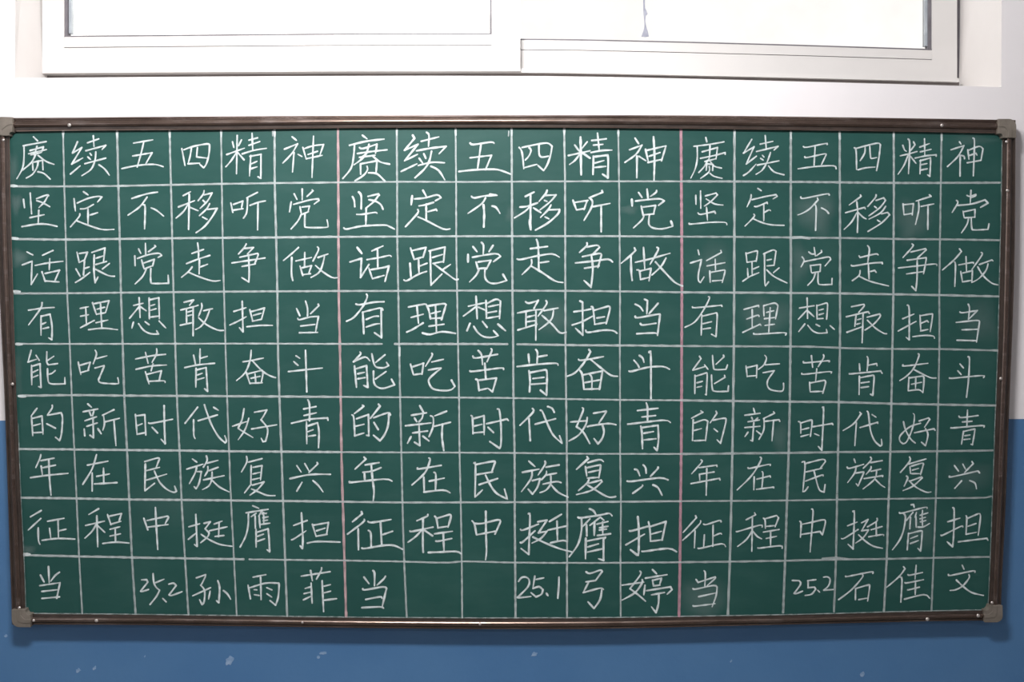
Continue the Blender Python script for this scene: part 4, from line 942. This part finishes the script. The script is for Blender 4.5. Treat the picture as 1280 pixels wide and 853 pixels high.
民 982 558|195,175 370,132 398,155 345,225;165,160 195,180 172,455*1.1;172,455 195,448 225,408;205,258 365,222;200,350 360,290 375,298;285,250 320,390 345,445 385,458 395,385
族 982 558|685,130 698,165;615,210 640,222 780,182*1.1;705,205 690,270 620,365;700,270 775,258 780,270 725,398 705,375;848,110 855,140 778,220;850,165 965,145*1.1;855,205 850,230 805,282;855,252 950,230;785,325 970,295 970,305;910,250 890,330 775,428;900,335 950,385 992,412
复 1095 558|335,108 338,150 245,262*1.1;330,178 500,128*1.1;340,205 345,275;355,200 460,170 475,180 445,285;365,240 425,222;355,275 440,275;305,300 318,320 282,400*1.1;340,350 455,308 462,318 370,400 270,445;330,345 400,410 500,460 550,458*1.1
兴 1095 558|785,195 825,250*1.1;868,180 895,232*1.1;960,155 972,175 885,265*1.1;735,302 755,308 1020,248 1035,268*1.1;855,348 788,422;938,345 990,370 1005,428*1.1
征 20 622|252,132 145,195*1.2;248,212 122,328*1.1;222,305 225,430 240,470*1.2;315,240 480,210*1.1;420,230 425,410*1.1;430,335 498,320;335,310 348,410*1.1;260,430 420,412 590,418*1.2
程 20 622|825,115 728,172*1.1;695,282 885,238;808,185 818,495*1.3;800,275 760,340 690,408*1.1;815,282 888,350;915,172 950,275*1.1;930,190 1055,162 1030,240*1.1;945,270 1050,240;940,320 1038,295;940,388 1045,365;992,312 995,440*1.2;868,462 1000,448 1130,458*1.2
中 152 622|222,210 262,325*1.2;255,232 460,188 470,200 435,265*1.1;265,298 465,272*1.1;338,102 348,300 362,522*1.3
挺 152 622|672,295 780,265;742,172 755,490 728,472*1.3;668,420 748,355;825,260 888,245 835,315 875,355 860,395 790,455;795,370 870,420 980,470 1105,490*1.1;925,268 1005,238;975,255 970,395;878,335 1055,295*1.1;935,392 1022,382*1.1
膺 282 622|272,85 332,110;205,155 425,120*1.1;228,160 225,280 200,390 145,498*1.1;305,160 255,195;295,185 298,310*1.1;365,130 330,190;335,190 345,305*1.1;370,150 405,165;365,165 410,158;380,175 382,265;375,205 425,195;375,235 420,228;348,272 445,258*1.1;305,320 305,500*1.2;312,350 425,315 435,420 440,545 415,525*1.2;320,390 380,368;320,440 390,415
担 282 622|680,282 815,232*1.1;758,155 772,400 768,512 745,485*1.3;660,425 690,412 805,335;868,270 905,392*1.1;885,278 1028,252 1010,370*1.1;905,390 1015,370;910,335 995,308;818,458 920,442 1145,448*1.2
征 425 622|215,145 222,165 125,245*1.2;242,220 230,250 75,368*1.2;182,315 185,525*1.2;280,242 320,252 510,222*1.3;405,250 418,485*1.3;430,372 525,340*1.1;285,332 308,360 312,490*1.2;220,508 250,512 430,482 540,482 625,520*1.3
程 425 622|878,172 870,190 768,235*1.2;700,335 720,342 930,298*1.1;830,225 828,450 832,550*1.3;815,330 760,390 680,450*1.1;845,330 925,385*1.3;948,190 965,215 980,308*1.2;970,210 1095,172 1110,190 1080,300*1.2;980,305 1080,290*1.1;945,365 1125,340*1.2;960,438 990,438 1118,412*1.1;1032,355 1040,535*1.3;885,552 1000,548 1160,542 1212,565*1.3
中 565 622|200,235 225,270 245,375*1.1;225,262 300,262 460,225 485,245 430,368*1.2;245,375 430,340*1.1;338,142 340,350 345,540 335,625*1.4
挺 565 622|685,320 710,328 865,268*1.2;765,165 780,185 770,480 768,572 690,512*1.2;685,452 710,445 830,335*1.2;858,245 950,228 865,355 950,340 890,410 800,458*1.1;810,398 940,460 1080,515 1195,545*1.3;1095,170 975,242*1.2;1050,240 1055,435*1.2;960,328 1140,288*1.1;985,455 1110,432 1152,445*1.1
膺 700 622|295,115 335,135 360,175*1.3;180,200 215,205 400,178 490,160 520,185*1.3;215,215 215,330 180,470 92,595*1.2;300,215 225,295;265,275 268,385*1.4;395,205 300,280;345,245 342,380*1.5;405,200 440,230;370,268 480,242;425,245 428,375*1.1;395,305 480,290;395,328 465,318;375,382 505,365*1.2;258,410 255,615*1.5;270,438 455,400 440,420;435,410 435,630 385,615*1.3;275,498 385,465;275,548 425,515*1.1
担 700 622|695,335 720,335 875,292*1.3;778,195 788,330 785,560 765,572 705,525*1.5;660,475 845,368;885,245 900,330 905,440*1.2;905,292 1060,242 1020,430*1.1;905,440 1025,425;915,368 1015,340;820,540 850,540 1080,512 1165,545*1.3
征 842 622|220,185 228,205 95,352*1.1;270,235 265,260 195,335 90,430*1.1;215,335 208,505*1.2;300,268 330,272 455,232 475,245*1.1;395,280 392,490*1.1;400,388 465,360 480,370;308,375 300,495*1.1;245,508 270,510 480,465 520,495*1.1
程 842 622|810,155 820,175 725,225;628,342 650,340 865,278 885,298*1.1;788,205 782,540*1.1;782,340 730,420 640,492*1.1;790,335 835,390 880,415*1.1;900,210 915,230 918,310;915,215 1030,182 1050,205 1015,295;918,292 1015,282;898,348 1055,322*1.1;925,412 1030,390;970,340 970,480*1.1;842,505 860,508 1065,485 1085,510*1.1
中 972 622|222,240 235,265 228,400*1.2;235,272 340,250 455,225 478,250 448,375*1.1;235,372 425,342 445,375*1.1;340,118 355,140 340,350 325,548*1.1
挺 972 622|700,285 795,248;755,142 768,165 755,515 705,470*1.2;638,412 670,408 805,322;840,255 905,222 840,335;840,335 910,325 860,400 780,458;810,375 880,440 960,490 1050,510*1.2;995,212 990,240 900,295;985,250 988,385;935,325 1045,292;912,395 1050,372 1060,385*1.1
膺 1095 622|352,75 375,72 382,100*1.2;235,152 260,158 490,100 510,112*1.1;275,160 295,200 275,330 235,430 165,525*1.2;370,150 305,230;345,200 338,315*1.1;405,150 390,200;400,190 402,300*1.1;465,130 465,160;440,180 520,155;460,160 465,285;440,215 495,200;445,245 500,232;420,298 475,295 535,262*1.1;325,360 312,525*1.2;325,365 445,335 462,345 455,450 445,538 418,510*1.1;345,412 415,385;345,462 425,432
担 1095 622|718,245 840,208*1.2;770,105 782,140 775,400 765,495 712,445*1.2;650,378 670,378 850,290 868,298*1.1;900,185 908,210 900,372*1.1;905,215 1020,165 1045,185 1022,380*1.1;900,370 1005,350;920,290 1000,262*1.1;822,445 850,442 1110,410 1120,432*1.2
当 20 695|245,195 280,262*1.4;325,110 332,270*1.4;435,165 390,200 348,255*1.1;238,300 440,270;440,270 408,425*1.2;258,358 420,340;260,428 435,412*1.1
2 152 695|200,242 250,240 262,265 190,355 205,358 270,338
5 152 695|315,180 322,265 345,315 380,345 350,405 285,488;335,272 425,235*1.1
. 152 695|412,428 445,462
2 152 695|472,285 520,275 545,300 475,392 500,398 605,360*1.1
孙 152 695|748,222 840,190 835,215 800,285;790,295 830,350 825,460 805,488 780,440*1.1;710,402 890,320;885,355 870,435*1.1;962,250 980,320 972,470 948,450*1.3;1020,350 1060,385 1090,435*1.2
雨 282 695|275,215 402,190*1.1;225,295 248,430*1.1;245,320 400,275 530,275 535,300 525,420 500,495 445,450*1.1;350,220 355,440*1.2;285,340 315,342;288,390 335,398;412,320 462,342;412,380 462,415
菲 282 695|755,205 1045,160*1.1;850,150 868,250*1.2;960,120 955,150 908,235*1.1;855,275 865,475*1.2;795,328 850,312;785,380 850,365;778,442 855,405*1.1;965,250 980,560*1.3;985,305 1048,290;985,372 1050,355;990,445 1110,430*1.3
当 425 695|240,215 290,280*1.3;330,150 345,175 345,300*1.2;455,205 435,235 370,295*1.2;228,330 250,342 430,312 465,330 450,390 420,520*1.2;258,438 400,412 420,425*1.1;220,520 400,512 435,525*1.2
2 625 695|185,258 215,220 260,215 292,245 280,310 175,418 200,420 310,408
5 625 695|348,205 330,320;360,238 438,222;330,328 390,310 428,340 415,385 360,412 310,370*1.1
. 625 695|465,378 480,402*1.1
1 625 695|590,215 588,300 578,425*1.3
弓 625 695|862,162 900,178 1000,145 1022,158 955,250;860,262 955,248;885,268 832,370*1.1;832,370 1000,325 1035,338*1.1;1018,340 1000,440 940,528 880,462*1.2
婷 720 695|640,155 645,190 540,330;540,330 620,390 695,455*1.2;462,295 680,265;662,240 660,275 590,370 460,445*1.1;765,140 805,180*1.1;695,225 910,190*1.1;690,295 678,392*1.2;765,245 775,302;775,245 855,225 835,295;775,302 840,295;705,350 945,312 960,340 912,385*1.1;755,392 885,368*1.1;828,385 825,480 800,570 755,512*1.2
当 842 695|225,238 245,268 415,212 415,228 335,300;305,150 318,180 312,310*1.1;195,330 220,335 400,298 435,318 425,400 385,512*1.1;252,410 425,372*1.1;195,500 215,505 415,480*1.1
2 972 695|148,248 215,250 230,285 165,378 185,380 250,355*1.1
5 972 695|300,250 382,240;305,250 305,320;305,320 370,315 380,335 340,385 275,398*1.1
. 972 695|400,345 420,365*1.1
2 972 695|460,215 500,212 525,240 510,300 462,345 565,338
石 972 695|680,205 700,208 935,162 952,178*1.1;850,190 845,220 740,340 610,440*1.1;780,330 778,440*1.1;785,328 900,295 920,310 900,455*1.1;812,440 890,425*1.1
佳 1095 695|275,110 290,130 230,210 105,318*1.1;240,215 260,240 248,465*1.3;320,190 340,195 465,168*1.1;402,95 390,235;290,270 315,272 475,240*1.1;318,342 335,340 435,315*1.1;395,270 392,390*1.1;285,435 480,390 535,425*1.2
文 1095 695|862,95 880,135*1.1;725,188 745,198 970,152 988,165*1.2;930,190 930,225 870,300 800,340 740,348*1.2;805,245 880,315 960,370 1075,398*1.2
"""

WIDTH = (2.05, 2.2, 1.9)
for row in HAND.strip().splitlines():
    headr, body = row.split('|')
    glyph, cx, cy = headr.split()
    cx, cy = float(cx), float(cy)
    s = 0 if cx < 400 else (1 if cx < 800 else 2)
    c = Chalk()
    for st in body.split(';'):
        st, _, k = st.partition('*')
        k = float(k) if k else 1.0
        pts = [tuple(float(q) for q in p.split(',')) for p in st.split()]
        pts = [(cx + x / 8.0, cy + y / 8.0) for x, y in pts]
        c.stroke(pts, WIDTH[s] * (0.55 + 0.45 * k), min(1.0, 0.78 + 0.16 * k))
    nm = 'chalk_numeral' if glyph.isdigit() else ('chalk_dot' if glyph == '.' else 'chalk_character')
    c.build(nm, CHALK, GRIDS[s])
